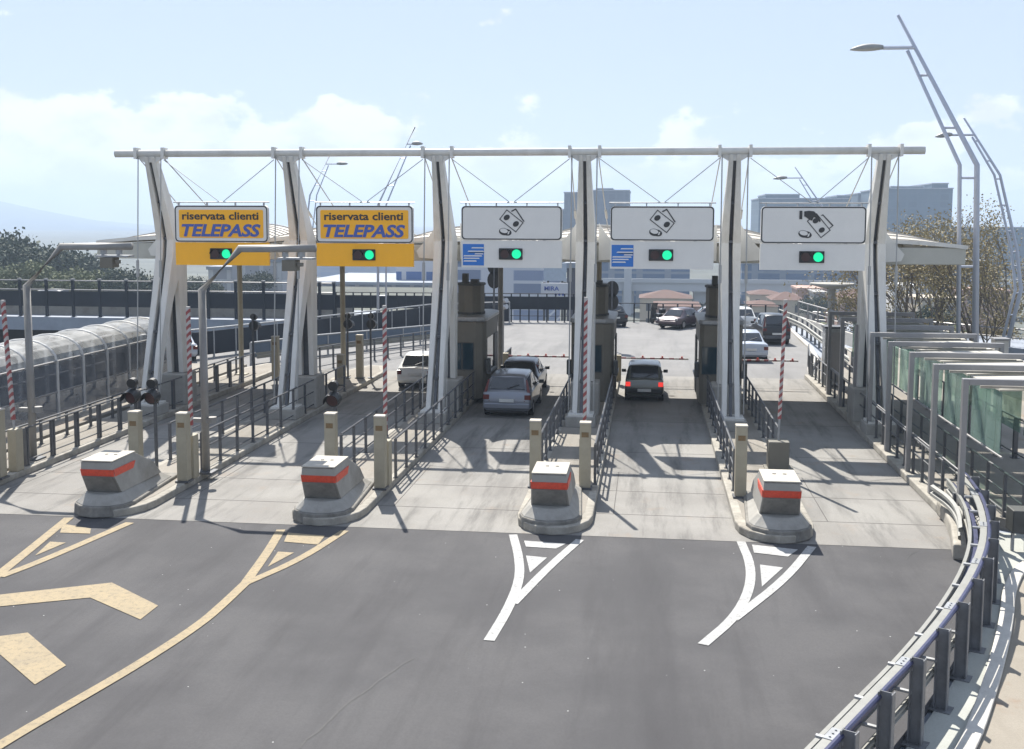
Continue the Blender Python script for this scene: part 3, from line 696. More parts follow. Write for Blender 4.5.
def closed_arm(x0, x1, y, label, z=1.18):
    t = thing('lowered_barrier', label, 'barrier', (x0, y, 0.19), 'lowered barrier arms across the lanes')
    m = MB(); m.box(x0-0.36, x0-0.08, y-0.15, y+0.15, 0.19, 1.3); m.build('cabinet', BOLL, t, bevel=0.015)
    a_ = MB(); n = 14; h = 0.045
    for k in range(n):
        xa = x0-0.08+(x1-x0+0.08)*k/n; xb = x0-0.08+(x1-x0+0.08)*(k+1)/n; a_.cur = k % 2
        a_.box(xa, xb-0.0005, y-h, y+h, z-0.032, z+0.032)
    a_.build('arm', [ARMR, ARMW], t)
    m = MB()
    for k in range(3): xx = x0+(x1-x0)*(0.3+0.3*k); m.tube([(xx,y,z+0.04),(xx,y,z+0.11)], 0.04, 8)
    m.build('reflector', RED, t)
    return t
closed_arm(-5.95, -3.35, 47.2, 'lowered striped arm beyond the silver and dark cars')
closed_arm(-1.05, 1.72, 47.2, 'lowered striped arm in front of the grey boxy hatchback')
closed_arm(3.9, 6.3, 47.2, 'lowered striped arm behind which the white saloon drives away')

def railing(name, label, path, z0, h, step, rails, mt=RAIL, pw=0.035, pd=0.035, group=None, rr=0.022, cat='railing', toprr=0.03, panel=None, double=False, bottom=True, posts=True, cap=None):
    pts = resample(path, step); p0 = pts[0]
    t = thing(name, label, cat, (p0.x, p0.y, z0), group)
    if (Vector(path[-1][:2])-pts[-1]).length > step*0.4: pts.append(Vector(path[-1][:2]))
    proto = None
    for i, p in enumerate(pts):
        q = pts[min(i+1, len(pts)-1)]-pts[max(i-1, 0)]; u = q.normalized(); v = Vector((u.y, -u.x))
        if posts:
            m = MB()
            for d in ((-0.06, 0.06) if double else (0,)):
                m.obox(p+u*d, u, pw, v, pd, z0, z0+h)
            m.obox(p, u, pw*1.8, v, pd*1.8, z0+0.0005, z0+0.02)
            o = m.build('post', mt, t)
            if cap: m = MB(); m.obox(p, u, pw*1.3, v, pd*1.3, z0+h, z0+h+0.12); m.build('post_cap', cap, o)
    P = [Vector(q[:2]) for q in path]
    for j, zr in enumerate(rails):
        r = toprr if j == 0 else rr
        m = MB(); m.tube([(p.x, p.y, z0+zr) for p in P], r, 6); m.build('top_rail' if j == 0 else 'rail', mt if not cap else cap, t)
    if panel:
        pm, za, zb_, th = panel; m = MB(); strip(m, P, -th/2, th/2, z0+za, z0+zb_); m.build('panel', pm, t)
    return t
g_isl = 'grey railings along the edges of the toll islands'
railn = [(-13.5, 29.5, 40.0, 'railing on the left edge of the island behind the far left red striped block'),
         (-12.05, 28.3, 42.5, 'railing on the right island edge, starting at the tall grey pipe gantry'),
         (-8.22, 28.6, 42.5, 'railing on the left edge of the island behind the second red striped block'),
         (-6.62, 28.2, 42.5, 'railing on the island edge directly left of the silver estate car'),
         (-2.86, 28.4, 42.5, 'railing on the island edge directly right of the silver estate car'),
         (-1.32, 28.2, 42.5, 'railing on the right edge of the island in front of the middle booth'),
         (2.22, 28.0, 42.5, 'railing on the left edge of the island in front of the rightmost booth'),
         (3.68, 31.3, 42.5, 'railing running from the rightmost booth to the square cabinet of the raised arm')]
for x, y0, y1, lb in railn: railing('railing', 'grey '+lb, [(x, y0), (x, y1)], 0.19, 1.06, 1.3, [1.06, 0.62, 0.16], group=g_isl)
railing('railing', 'grey metal railing with doubled posts on the leftmost island beside the arched walkway', [(-17.1, 28.2), (-17.02, 46)], 0.19, 1.06, 1.35, [1.06, 0.16], double=True, group=g_isl)
railing('railing', 'short grey metal railing beyond the leftmost booth', [(-6.3, 48.3), (-6.3, 50.3)], 0.19, 1.0, 0.6, [1.0, 0.5], group=g_isl)
railing('railing', 'low grey metal railing on the right kerb below the glass shelter', [(7.22, 27.6), (7.24, 50)], 0.2, 1.0, 1.0, [1.0, 0.6], group='railings on the right kerb')
railing('railing', 'grey metal railing along the inner side of the right footway under the glass panels', [(8.35, 25.2), (8.2, 46)], 0.14, 1.05, 1.3, [1.05, 0.6, 0.15], group='railings on the right kerb')
railing('railing', 'grey metal railing on the outer side of the right footway at the right edge', [(11.1, 22.2), (10.4, 44)], 0.14, 1.2, 1.4, [1.2, 0.15], pw=0.06, pd=0.06, mt=RAIL, toprr=0.035)
railing('railing', 'short grey railing at the far end of the right kerb', [(7.25, 50.6), (7.9, 55.6)], 0.0, 1.0, 0.9, [1.0, 0.5])
railing('railing', 'grey railing on the footway in front of the arched walkway', [(-18.3, 26.5), (-18.3, 47)], 0.2, 0.75, 1.5, [0.75])

def pipe_gantry(x, y, d, label):
    t = thing('pipe_gantry', label, 'gantry', (x, y, 0.19), 'bent grey pipe gantries over the yellow sign lanes')
    m = MB(); m.tube([(x,y,0.2),(x,y,5.15),(x+1.08,y,6.26),(x+3.15,y,6.28)], 0.105, 12); m.build('pipe', PORT, t, smooth=True)
    m = MB(); m.box(x-0.25,x+0.25,y-0.25,y+0.25,0.19,0.24); m.build('base_plate', DGALV, t)
    m = MB(); m.box(x+2.1, x+3.05, y-0.05, y+0.35, 5.98, 6.03)
    for dx in (2.3, 2.75): m.box(x+dx-0.03, x+dx+0.03, y-0.03, y+0.03, 6.0, 6.3); m.cyl(x+dx, y+0.05, 6.05, 6.22, 0.09, 10)
    m.build('antenna_bracket', GALV, t)
    m = MB(); m.box(x+2.25, x+2.62, y-0.1, y+0.3, 5.68, 5.97); m.box(x+2.66, x+2.8, y-0.05, y+0.05, 5.8, 5.9); m.build('camera_box', BOOTH, t, bevel=0.01)
    m = MB(); m.cyl(x+0.2, y, 1.55, 1.72, 0.12, 12); m.box(x-0.35, x+0.2, y-0.08, y+0.08, 1.57, 1.68); m.build('bracket', PORT, t)
pipe_gantry(-11.85, 28.1, 1, 'bent grey pipe gantry crossing in front of the first yellow sign')
pipe_gantry(-17.38, 29.0, 1, 'bent grey pipe gantry at the left of the picture beside the arched walkway')

def signal_post(x, y, label, hz=2.34, back=False):
    t = thing('signal_post', label, 'traffic light', (x, y, 0.19), 'round signal heads on posts')
    m = MB(); m.cyl(x, y, 0.19, hz+0.45, 0.045, 10); m.cyl(x, y, 0.19, 0.23, 0.14, 10); m.build('post', DGALV, t)
    s_ = 1 if back else -1
    for zz, r in ((hz, 0.2), (hz+0.36, 0.13)):
        m = MB(); m.tube([(x,y+s_*0.06,zz),(x,y+s_*0.22,zz-0.02)], r, 16); h_ = m.build('signal_head', BLK, t)
        if zz == hz:
            m = MB(); m.tube([(x,y+s_*0.2,zz-0.02),(x,y+s_*0.226,zz-0.023)], r*0.8, 16); m.build('lens', REDOFF, h_)
            m = MB(); n = 12
            for k in range(n):
                a0 = -0.3+(PI+0.6)*k/n; a1 = -0.3+(PI+0.6)*(k+1)/n
                q = [(x+r*math.cos(a)*1.0, y+s_*yy, zz+r*math.sin(a)-dd) for a in (a0, a1) for yy, dd in ((0.2,0.0),(0.46,0.06))]
                m.add(q, [(0,1,3,2)])
            m.build('visor', BLK, h_)
    return t
signal_post(-13.62, 27.7, 'dark round signal with visor, left one of the pair by the leftmost mast')
signal_post(-13.07, 27.7, 'dark round signal with visor, right one of the pair by the leftmost mast')
signal_post(-8.2, 28.0, 'dark round signal with red lens, alone between the second mast and a raised arm')
for px, py, zz, lb in ((348,378,2.55,'distant signal post seen from behind beside the farther beige bollard'),(371,378,2.55,'distant signal post seen from behind next to the raised arm of the second yellow sign'),(254,388,2.75,'distant signal post seen from behind between the two leftmost masts')):
    q = at(px, py, .2); signal_post(q[0], q[1], lb, hz=zz, back=True)

# booths
def booth(cx, label):
    t = thing('toll_booth', label, 'toll booth', (cx, 43, 0.19), 'beige toll booths behind the masts')
    y0, y1 = 41.4, 45.4; hw = 0.80
    m = MB(); m.prism([(cx-hw,y0+0.15),(cx-hw+0.15,y0),(cx+hw-0.35,y0),(cx+hw-0.1,y0+0.12),(cx+hw,y0+0.4),(cx+hw,y1-0.4),(cx+hw-0.3,y1),(cx-hw+0.3,y1),(cx-hw,y1-0.3)], 'z', 0.19, 3.18); m.build('wall', BOOTH, t, bevel=0.02)
    m = MB(); m.prism([(cx-hw-0.06,y0+0.15),(cx-hw+0.1,y0-0.06),(cx+hw-0.3,y0-0.06),(cx+hw,y0+0.1),(cx+hw+0.06,y0+0.4),(cx+hw+0.06,y1-0.4),(cx+hw-0.3,y1+0.06),(cx-hw+0.3,y1+0.06),(cx-hw-0.06,y1-0.3)], 'z', 3.18, 3.36); rf = m.build('roof', GALV, t, bevel=0.05)
    m = MB(); q = [(cx+0.53*math.cos(2*PI*k/10), 43.1+0.7*math.sin(2*PI*k/10)) for k in range(10)]; m.prism(q, 'z', 3.36, 4.5); u = m.build('roof_unit', BOOTH, t, bevel=0.02)
    m = MB(); q = [(cx+0.58*math.cos(2*PI*k/10), 43.1+0.75*math.sin(2*PI*k/10)) for k in range(10)]; m.prism(q, 'z', 4.5, 4.58); m.box(cx-0.32,cx-0.1,42.8,43.1,4.58,4.95); m.box(cx+0.0,cx+0.3,42.9,43.3,4.58,4.72); m.build('unit_lid', BOOTHD, u)
    m = MB(); q = [(cx+0.56*math.cos(2*PI*k/10), 43.1+0.73*math.sin(2*PI*k/10)) for k in range(10)]; m.prism(q, 'z', 3.362, 3.45); m.build('unit_base', BOOTHD, u)
    for a, b in ((cx-0.7, cx-0.12), (cx-0.05, cx+0.35)):
        m = MB(); m.box(a, b, y0-0.012, y0+0.02, 1.35, 2.35); w = m.build('window', DGLASS, t)
        m = MB()
        for bx in ((a-0.03,a,1.32,2.38),(b,b+0.03,1.32,2.38),(a,b,2.35,2.38),(a,b,1.32,1.35)): m.box(bx[0],bx[1],y0-0.025,y0+0.01,bx[2],bx[3])
        m.build('frame', BOOTHD, w)
    for s_ in (-1, 1):
        X = cx+s_*(hw+0.012); a, b = min(X, X-s_*0.03), max(X, X-s_*0.03)
        m = MB(); m.box(a, b, 42.0, 43.6, 1.25, 2.5); w = m.build('side_window', DGLASS, t)
        m = MB(); m.box(min(X,X+s_*0.03), max(X,X+s_*0.03), 43.75, 44.75, 0.3, 2.5); d = m.build('door', BOOTHD, t)
        m = MB(); m.box(min(X+s_*.03,X+s_*0.07), max(X+s_*.03,X+s_*0.07), 43.85, 43.89, 1.1, 1.4); m.build('handle', GALV, d)
        m = MB(); m.box(min(X,X+s_*0.14), max(X,X+s_*0.14), 41.9, 43.7, 1.12, 1.2); m.build('counter', GALV, t)
        m = MB(); m.box(min(X,X+s_*0.16), max(X,X+s_*0.16), 41.55, 41.85, 1.2, 1.75); m.build('ticket_machine', BOOTHD, t, bevel=0.02)
    return t
booth(-7.0, 'beige toll booth with drum shaped roof unit, left of the silver estate car')
booth(-2.1, 'beige toll booth mostly hidden behind the mast between the two blue square signs')
b5 = booth(2.72, 'beige toll booth between the grey boxy hatchback and the white saloon')

# ------------------------------------------------------------------ arched walkway at the left
RIB = mat('pale_rib', (0.46, 0.46, 0.45), 0.5, var=0.1)
t = thing('arched_walkway', 'arched walkway with clear curved roof sheets and metal hoops at the left', 'walkway', (-21.2, 36, 0.2))
def arc(u): a = PI*(1-u); return (-21.2+1.2*math.cos(a), 2.2+0.72*math.sin(a))
ys = [24.5+1.75*k for k in range(12)]
for ya, yb in zip(ys, ys[1:]):
    m = MB(); n = 10
    for k in range(n):
        (xa,za),(xb,zb) = arc(k/n), arc((k+1)/n); m.quad((xa,ya+.04,za),(xb,ya+.04,zb),(xb,yb-.04,zb),(xa,yb-.04,za))
    m.build('roof_sheet', POLYC, t, smooth=True)
    m = MB(); m.box(-20.0,-19.985, ya+0.06, yb-0.06, 0.35, 2.15); m.build('wall_panel', SMOKE, t)
for y in ys:
    m = MB(); m.tube([(*([arc(k/12)[0]]), y, arc(k/12)[1]) for k in range(13)], 0.05, 6)
    for x in (-20.0,-22.4): m.box(x-0.05,x+0.05,y-0.05,y+0.05,0.2,2.2)
    m.build('hoop', RIB, t)
m = MB()
for x in (-20.0,-22.4):
    for z in (2.2, 1.15): m.tube([(x,24.5,z),(x,ys[-1],z)], 0.035, 6)
m.build('long_rail', FRAME, t)

# ------------------------------------------------------------------ glass shelter on the right footway
t = thing('glass_shelter', 'grey framed footway shelter with green glass panels on the right', 'shelter', (8.5, 32, 0.14))
fy = [18.2+0, 20.7, 23.2, 25.75, 28.35, 30.9, 33.6, 36.3, 39.0, 41.8, 44.6]
fy = [y for y in fy if y > 24]
for y in fy:
    m = MB(); m.box(7.08,7.2,y-0.09,y+0.09,0.2,3.5); m.box(7.2,10.35,y-0.09,y+0.09,3.36,3.5); m.box(10.23,10.35,y-0.09,y+0.09,0.14,3.36)
    m.build('frame', FRAME, t, bevel=0.01)
    m = MB(); m.box(7.5,9.9,y+0.1,y+0.14,3.27,3.33); m.build('gutter_bar', KERBW, t)
for ya, yb in zip(fy, fy[1:]):
    m = MB(); m.add([(7.96,ya+.2,3.20),(10.1,ya+.2,3.26),(10.1,yb-.1,3.26),(7.96,yb-.1,3.20),(7.96,ya+.2,3.24),(10.1,ya+.2,3.30),(10.1,yb-.1,3.30),(7.96,yb-.1,3.24)], [(0,3,2,1),(4,5,6,7),(0,1,5,4),(1,2,6,5),(2,3,7,6),(3,0,4,7)]); m.build('roof_sheet', SROOF, t)
    for k in range(2):
        a = ya+0.2+(yb-ya-0.3)*k/2; b = a+(yb-ya-0.3)/2-0.03
        m = MB(); m.box(8.0,8.02,a,b,1.75,3.16); m.build('glass_panel', GREENG, t)
    m = MB(); m.box(10.1,10.12,ya+.2,yb-.1,1.3,3.2); m.build('glass_panel', GREENG, t)
m = MB(); m.tube([(8.01,fy[0],1.7),(8.01,fy[-1],1.7)],0.03,6); m.build('long_rail', FRAME, t)
m = MB()
for z in (1.25,): m.tube([(7.26,fy[0]-0.2,z),(7.26,fy[-1],z)],0.02,6)
m.build('hand_rail', FRAME, t)

# roadside cabinet and box beyond the shelter
t = thing('grey_cabinet', 'tall grey metal cabinet at the far end of the glass shelter', 'cabinet', (7.6, 47.5, 0.2))
m = MB(); m.box(7.35,8.15,47.0,47.8,0.2,2.6); m.build('body', GALV, t, bevel=0.02)
m = MB(); m.box(7.3,8.2,46.95,47.85,2.6,2.68); m.build('lid', DGALV, t)
m = MB(); m.box(7.42,8.08,46.985,46.998,0.35,2.45); m.build('door', FRAME, t)

# ------------------------------------------------------------------ guard rail (curving) on the right foreground
GRT = thing('guard_rail', 'curving cream and blue steel guard rail on tall posts at the lower right', 'guard rail', (4, 16, -0.1))
path = [p for p in GR if p.y > 6]
def wbeam(path, d, zc, h=0.31, dep=0.07):
    prof = [(0,-h/2),(dep,-h/2+0.03),(dep,-h/6),(0,-0.02),(0,0.02),(dep,h/6),(dep,h/2-0.03),(0,h/2)]
    m = MB(); n = len(prof); N_ = len(path); vs = []
    for (u, w) in prof: vs += [(p.x,p.y,zc+w) for p in offset(path, d-u)]
    m.add(vs, [(j*N_+i, j*N_+i+1, (j+1)*N_+i+1, (j+1)*N_+i) for j in range(n-1) for i in range(N_-1)]); return m
m = wbeam(path, 0.02, 0.62); m.build('traffic_beam', GRB, GRT)
m = MB(); strip(m, path, -0.06, -0.0, 0.78, 0.84); m.build('beam_edge', GRB, GRT)
m = MB(); strip(m, path, 0.004, 0.12, 0.66, 0.75); m.build('dark_gap_strip', GRBL, GRT)  # dark strip added in place of the shaded gap between the beams
m = MB(); strip(m, path, 0.15, 0.27, 0.98, 1.02); m.build('upper_beam', GRB, GRT)
m = MB(); m.tube([(p.x,p.y,1.04) for p in offset(path,0.315)], 0.038, 8); m.build('blue_pipe', GRBL, GRT)
m = wbeam(path, 0.30, 0.45, h=0.16, dep=0.05); m.build('lower_beam', GRB, GRT)
for i, p in enumerate(resample(offset(path, 0.21), 2.68)):
    if i % 1 == 0 and p.y < 26:
        q = min(range(len(path)-1), key=lambda k: (path[k]-p).length); u = (path[q+1]-path[q]).normalized(); v = Vector((u.y,-u.x))
        m = MB(); m.obox(p, u, 0.16, v, 0.066, 1.022, 1.03)
        for a in (-0.1, 0.0, 0.1): c = p+u*a; m.cyl(c.x, c.y, 1.03, 1.045, 0.014, 8)
        m.build('splice_plate', GALV, GRT)
rs = resample(offset(path, 0.41), 1.34)
for i, p in enumerate(rs):
    if p.y > 27: continue
    q = rs[min(i+1,len(rs)-1)]-rs[max(i-1,0)]; u = q.normalized(); v = Vector((u.y,-u.x))
    m = MB(); m.obox(p, u, 0.008, v, 0.085, -0.1, 1.12); m.obox(p-v*0.085, u, 0.065, v, 0.008, -0.1, 1.12); m.obox(p+v*0.085, u, 0.065, v, 0.008, -0.1, 1.12)
    m.obox(p, u, 0.14, v, 0.16, -0.097, -0.08)
    po = m.build('post', GPOST, GRT)
    for z in (0.62, 0.95):
        m = MB(); m.tube([(p.x-v.x*0.40,p.y-v.y*0.40,z),(p.x-v.x*0.07,p.y-v.y*0.07,z)], 0.03, 6); m.build('spacer', GALV, po)
# the short double beam ends where the guard rail starts
t2 = thing('guard_rail_end', 'short flared cream guard rail pieces beside the right kerb end', 'guard rail', (6.9, 25.5, 0.2))
e1 = smoothpath([(6.55,23.2),(6.85,24.4),(7.02,25.7),(6.9,27.0)], 2)
for d, z in ((-0.05,0.6),): m = wbeam(e1, d, z, h=0.3); m.build('beam', GRB, t2)
for q in ((6.9,24.6),(7.05,26.0)):
    m = MB(); m.box(q[0]-0.0,q[0]+0.1,q[1]-0.05,q[1]+0.05,0.0,0.8); m.build('post', GPOST, t2)
# dark box beyond the guard rail
t = thing('service_box', 'small dark box on a bracket behind the guard rail at the right', 'service box', (8.05, 24.6, -0.1))
m = MB(); m.box(7.85,8.3,24.3,24.8,0.35,0.85); m.build('box', BOOTHD, t, bevel=0.02)
m = MB(); m.box(7.9,7.96,24.5,24.56,-0.09,0.35); m.box(8.18,8.24,24.5,24.56,-0.09,0.35); m.build('leg', GALV, t)

# ------------------------------------------------------------------ right far side: guard rail and fences of the leaving road
GRF = thing('guard_rail', 'low white guard rail along the right side of the road beyond the toll lanes', 'guard rail', (9, 62, 0))
pf = smoothpath([(9.35,52),(9.4,58),(9.5,64),(9.6,70),(8.9,77)], 2)
m = wbeam(pf, -0.1, 0.65, h=0.32); m.build('beam', GRB, GRF)
m = MB(); m.tube([(p.x,p.y,1.05) for p in pf],0.05,6); m.build('top_rail', GRB, GRF)
for p in resample(pf, 1.8): m = MB(); m.box(p.x-0.04,p.x+0.08,p.y-0.05,p.y+0.05,0.0,1.05); m.build('post', GPOST, GRF)
fr = smoothpath([(10.2,77),(11.3,68),(12.3,62),(13.3,54),(14.5,46),(15.2,36),(15.6,24)], 2)
m = MB(); strip(m, fr, -0.12, 0.12, -0.13, 0.62); o = m.build('parapet', KERBW); tag(o, 'low pale parapet wall carrying the white railing at the right', 'wall')
railing('railing', 'white metal railing on the pale parapet running away at the right', fr, 0.62, 1.0, 2.4, [1.0, 0.5], mt=FRAME, pw=0.05, pd=0.05, toprr=0.05, rr=0.035, cat='railing')
fr2 = smoothpath([(13.0,80),(17,76),(24,68),(34,60)], 2)
m = MB(); strip(m, fr2, -2.5, 2.5, -1.2, -0.3); struct(m.build('ramp', DECK))
railing('railing', 'grey railing of the side ramp beyond the white railing at the right', offset(fr2, 2.3), -0.3, 1.1, 2.4, [1.1,0.6], mt=FRAME, pw=0.05, pd=0.05, toprr=0.05)

# far side fences at the end of the plaza and the viaduct on the left
railing('fence', 'tall dark fence with pale capped posts on the viaduct at the left', [(-62,75.2),(-22,75.2)], 0.0, 2.65, 2.05, [2.62, 1.95], mt=NAVY, pw=0.09, pd=0.09, panel=(NAVY,0.75,1.85,0.06), cap=FRAME, toprr=0.05, rr=0.05)
m = MB(); m.box(-66,-21,74.6,84,-0.95,0.0); struct(m.build('viaduct_deck', DECK))
m = MB(); m.box(-80,-21,83.6,84.2,-18,-0.96); o = m.build('underdeck_shade_wall', mat('underdeck_shade_dark',(0.035,0.036,0.04),0.9)); tag(o, 'added dark wall standing in for the shade under the left viaduct', 'wall')  # added wall, its near-black colour stands in for the shade below the deck
m = MB(); m.box(-66,-21,76.5,76.6,0,1.05); o = m.build('concrete_barrier', CONC); tag(o, 'pale concrete barrier behind the tall dark fence on the left viaduct', 'barrier')
railing('fence', 'dark lattice fence closing the far end of the plaza behind the silver car', [(-21.9,75.3),(-3.2,76.4)], 0.0, 2.0, 0.62, [2.0,1.0,0.45], mt=NAVY, pw=0.045, pd=0.045, panel=(NAVY,0.9,1.8,0.03))
railing('fence', 'low dark fence at the far end of the plaza above the parked cars', [(-3.0,77.0),(9.0,77.2)], 0.0, 1.35, 1.0, [1.35,0.15], mt=NAVY, pw=0.05, pd=0.05)
# barriers M and N on the left
Mp = [at(200,334.5,1.5), at(280,321,1.5), at(434,304,1.5)]
railing('fence', 'long dark panelled fence with a pale top rail behind the leftmost masts', [(-24.2,50.0),Mp[1],Mp[2],(-9.5,74.8)], 0.0, 1.5, 1.5, [1.5], mt=GALV, pw=0.04, pd=0.04, panel=(NAVY,0.15,1.35,0.03), toprr=0.045)
Np = [(-19.3,51.5), (-17.16,55.5), (-12.27,62.1), (-10.3,66.5)]
railing('barrier', 'blue grey panelled barrier beyond the two yellow signs', Np, 0.0, 1.05, 1.3, [1.05], mt=GALV, pw=0.04, pd=0.04, panel=(BLUEP,0.3,1.0,0.04), toprr=0.05, cat='barrier')
m = MB(); q0 = [Vector(p) for p in Np]
m = wbeam([p+Vector((0.55,-0.6)) for p in q0], 0, 0.5, h=0.3); o = m.build('guard_rail', GRB); tag(o, 'cream guard rail strip along the foot of the blue grey barrier', 'guard rail')
railing('railing', 'dark railing beside the far left lane below the long panelled fence', [(-16.3,46.6),(-14.6,51.8),(-11.6,58.5)], 0.0, 1.1, 1.1, [1.1,0.6,0.2], mt=DGALV)

# ------------------------------------------------------------------ vehicles
def car(name, label, x, y, rz, paint, L_=4.2, Wd=1.70, Ht=1.45, kind='hatch', plate=True, on=False, group=None, rear_dark=False, cat='car'):
    """y is the rear bumper; the car points to +Y"""
    t = thing(name, label, cat, (0,0,0), group)
    hw = Wd/2; b = Ht*0.60
    tail = {'hatch': 0.0, 'estate': 0.0, 'box': 0.0, 'saloon': 0.95, 'van': 0.0}[kind]
    # stations: y, z low, z belt, z roof, half width belt, half width roof
    if kind == 'box':
        st = [(0.0,.36,.62,.64,.90,.86),(0.04,.28,b,b+.02,.98,.80),(0.12,.25,b+.02,b+.04,.99,.82),(0.42,.24,b+.02,Ht-.03,1,.80),(0.6,.24,b+.02,Ht,1,.81),(1.9,.24,b+.01,Ht,1,.81),(2.35,.24,b,Ht-.05,1,.78),(2.95,.24,b-.04,b,1,.88),(3.1,.25,b-.05,b-.03,.99,.9),(L_-.12,.27,.72,.76,.97,.88),(L_,.36,.6,.62,.88,.8)]
    elif kind == 'saloon':
        st = [(0.0,.38,.66,.68,.90,.84),(0.06,.28,b+.04,b+.06,.97,.82),(0.15,.25,b+.06,b+.1,.99,.84),(0.75,.24,b+.06,b+.11,1,.84),(1.35,.24,b+.04,Ht-.06,1,.70),(1.75,.24,b+.03,Ht,1,.70),(2.5,.24,b+.02,Ht,1,.71),(2.85,.24,b,Ht-.06,1,.70),(3.5,.24,b-.04,b,1,.85),(L_-.2,.27,.7,.74,.96,.85),(L_,.38,.58,.6,.86,.76)]
    else:
        sl_ = {'hatch': .62, 'estate': .46, 'van': .3}[kind]
        st = [(0.0,.38,.66,.68,.92,.86),(0.05,.28,b,b+.03,.98,.84),(0.14,.25,b+.03,b+.07,.99,.84),(sl_,.24,b+.03,Ht-.07,1,.74),(sl_+.25,.24,b+.03,Ht-.01,1,.74),(L_*.40,.24,b+.02,Ht,1,.75),(L_*.53,.24,b+.01,Ht-.03,1,.74),(L_*.60,.24,b,Ht-.12,1,.72),(L_*.74,.24,b-.04,b+.0,1,.86),(L_-.25,.26,.72,.76,.97,.86),(L_,.36,.58,.6,.88,.78)]
    m = MB(); ring = []
    for (yy,zl,zb,zr,wb,wr) in st:
        w = hw*wb; r = hw*wr
        ring.append([(-w*.86,yy,zl),(-w,yy,zl+.12),(-w,yy,(zl+zb)/2+.05),(-w*.985,yy,zb-.03),(-w*.95,yy,zb),(-r,yy,zr-.06 if zr > zb+.2 else zr-.01),(-r*.86,yy,zr),(0,yy,zr+.025),
                     (r*.86,yy,zr),(r,yy,zr-.06 if zr > zb+.2 else zr-.01),(w*.95,yy,zb),(w*.985,yy,zb-.03),(w,yy,(zl+zb)/2+.05),(w,yy,zl+.12),(w*.86,yy,zl)])
    n = len(ring[0]); vs = [p for r_ in ring for p in r_]; fs = []
    for i in range(len(ring)-1):
        for k in range(n): fs.append((i*n+k, i*n+(k+1)%n, (i+1)*n+(k+1)%n, (i+1)*n+k))
    fs += [tuple(range(n))[::-1], tuple((len(ring)-1)*n+k for k in range(n))]
    m.add(vs, fs); body = m.build('body', paint, t, smooth=True, bevel=0.02)
    # glass, following the loft a little proud of it
    def strip_g(i0, i1, k0, k1, inset0, inset1, nm, push, sub=None):
        pass
    def lerp(a, b_, u): return Vector(a)*(1-u)+Vector(b_)*u
    def pane(a, b_, c, d, nm, nrm, par=t, mt=CGLASS, off=0.012):
        nn = Vector(nrm)*off; q = [Vector(v)+nn for v in (a,b_,c,d)]; q2 = [v-nn*2.2 for v in q]
        mm = MB(); mm.add(q+q2, [(0,1,2,3),(7,6,5,4),(0,4,5,1),(1,5,6,2),(2,6,7,3),(3,7,4,0)]); return mm.build(nm, mt, par)
    ri = {'saloon': (3,4), 'box': (2,3)}.get(kind, (2,3))
    A_, B_ = ring[ri[0]], ring[ri[1]]
    lo0, lo1 = lerp(A_[6],B_[6],.10), lerp(A_[8],B_[8],.10); hi0, hi1 = lerp(A_[6],B_[6],.93), lerp(A_[8],B_[8],.93)
    lo0.x *= 1.02; lo1.x *= 1.02
    nr = (hi0-lo0).cross(Vector((1,0,0))).normalized(); 
    if nr.y > 0: nr = -nr
    rw = pane(lo0,lo1,hi1,hi0,'rear_window',nr, off=0.035)
    m = MB(); mid = (lo0+lo1)/2; m.tube([mid+nr*0.06, lerp(mid,(hi1+lo1)/2,.7)+nr*0.06], 0.012, 5); m.build('wiper', BLK, rw)
    # side glass
    roofi = [i for i, s_ in enumerate(st) if s_[3] > s_[2]+0.3]
    for s_ in (0, 1):
        k_lo, k_hi = ((4, 5) if s_ == 0 else (10, 9))
        i0, i1 = roofi[0], roofi[-1]; cuts = [0.03, 0.5, 0.97] if kind != 'van' else [0.5, 0.97]
        for ca, cb in zip(cuts, cuts[1:]):
            def onrow(u, kk):
                yy = st[i0][0]+(st[i1][0]-st[i0][0])*u
                for j in range(i0, i1):
                    if st[j][0] <= yy <= st[j+1][0]+1e-6:
                        return lerp(ring[j][kk], ring[j+1][kk], (yy-st[j][0])/(st[j+1][0]-st[j][0]))
                return Vector(ring[i1][kk])
            a, b_ = onrow(ca+.02,k_lo), onrow(cb-.02,k_lo); c, d = onrow(cb-.02,k_hi), onrow(ca+.02,k_hi)
            a, d = lerp(a,d,.08), lerp(a,d,.95); b_, c = lerp(b_,c,.08), lerp(b_,c,.95)
            pane(a,b_,c,d,'side_window',(-1 if s_ == 0 else 1,0,0.1), off=0.02)
    wi = roofi[-1]; A_, B_ = ring[wi+1], ring[wi]
    a, b_ = lerp(A_[6],B_[6],.1), lerp(A_[8],B_[8],.1); c, d = lerp(A_[8],B_[8],.92), lerp(A_[6],B_[6],.92)
    nf = (Vector(d)-Vector(a)).cross(Vector((1,0,0))).normalized(); nf = nf if nf.y > 0 else -nf
    pane(a,b_,c,d,'windscreen',nf, off=0.03)
    # rear lamps
    zl = b-.06; lt = TAILON if on else TAIL
    for s_ in (-1, 1):
        m = MB()
        xa, xb = sorted((s_*hw*.72, s_*hw*.97)); 
        if kind == 'estate': m.add([(s_*hw*.70,-.01,.62),(s_*hw*.97,.05,.62),(s_*hw*.95,.10,b+.02),(s_*hw*.82,.06,b+.02),(s_*hw*.80,.30,Ht-.16),(s_*hw*.74,.30,Ht-.16)], [(0,1,2,3),(3,2,4,5)])
        m.box(xa, xb, -.012, .12, zl-.17, zl)
        m.build('tail_light', lt, t, bevel=0.01)
    BMP = DGALV if kind == 'box' or rear_dark else paint
    m = MB(); m.box(-hw*.95, hw*.95, -.07, .14, .36, .56); m.build('rear_bumper', BLK if kind == 'box' else BMP, t, bevel=0.035)
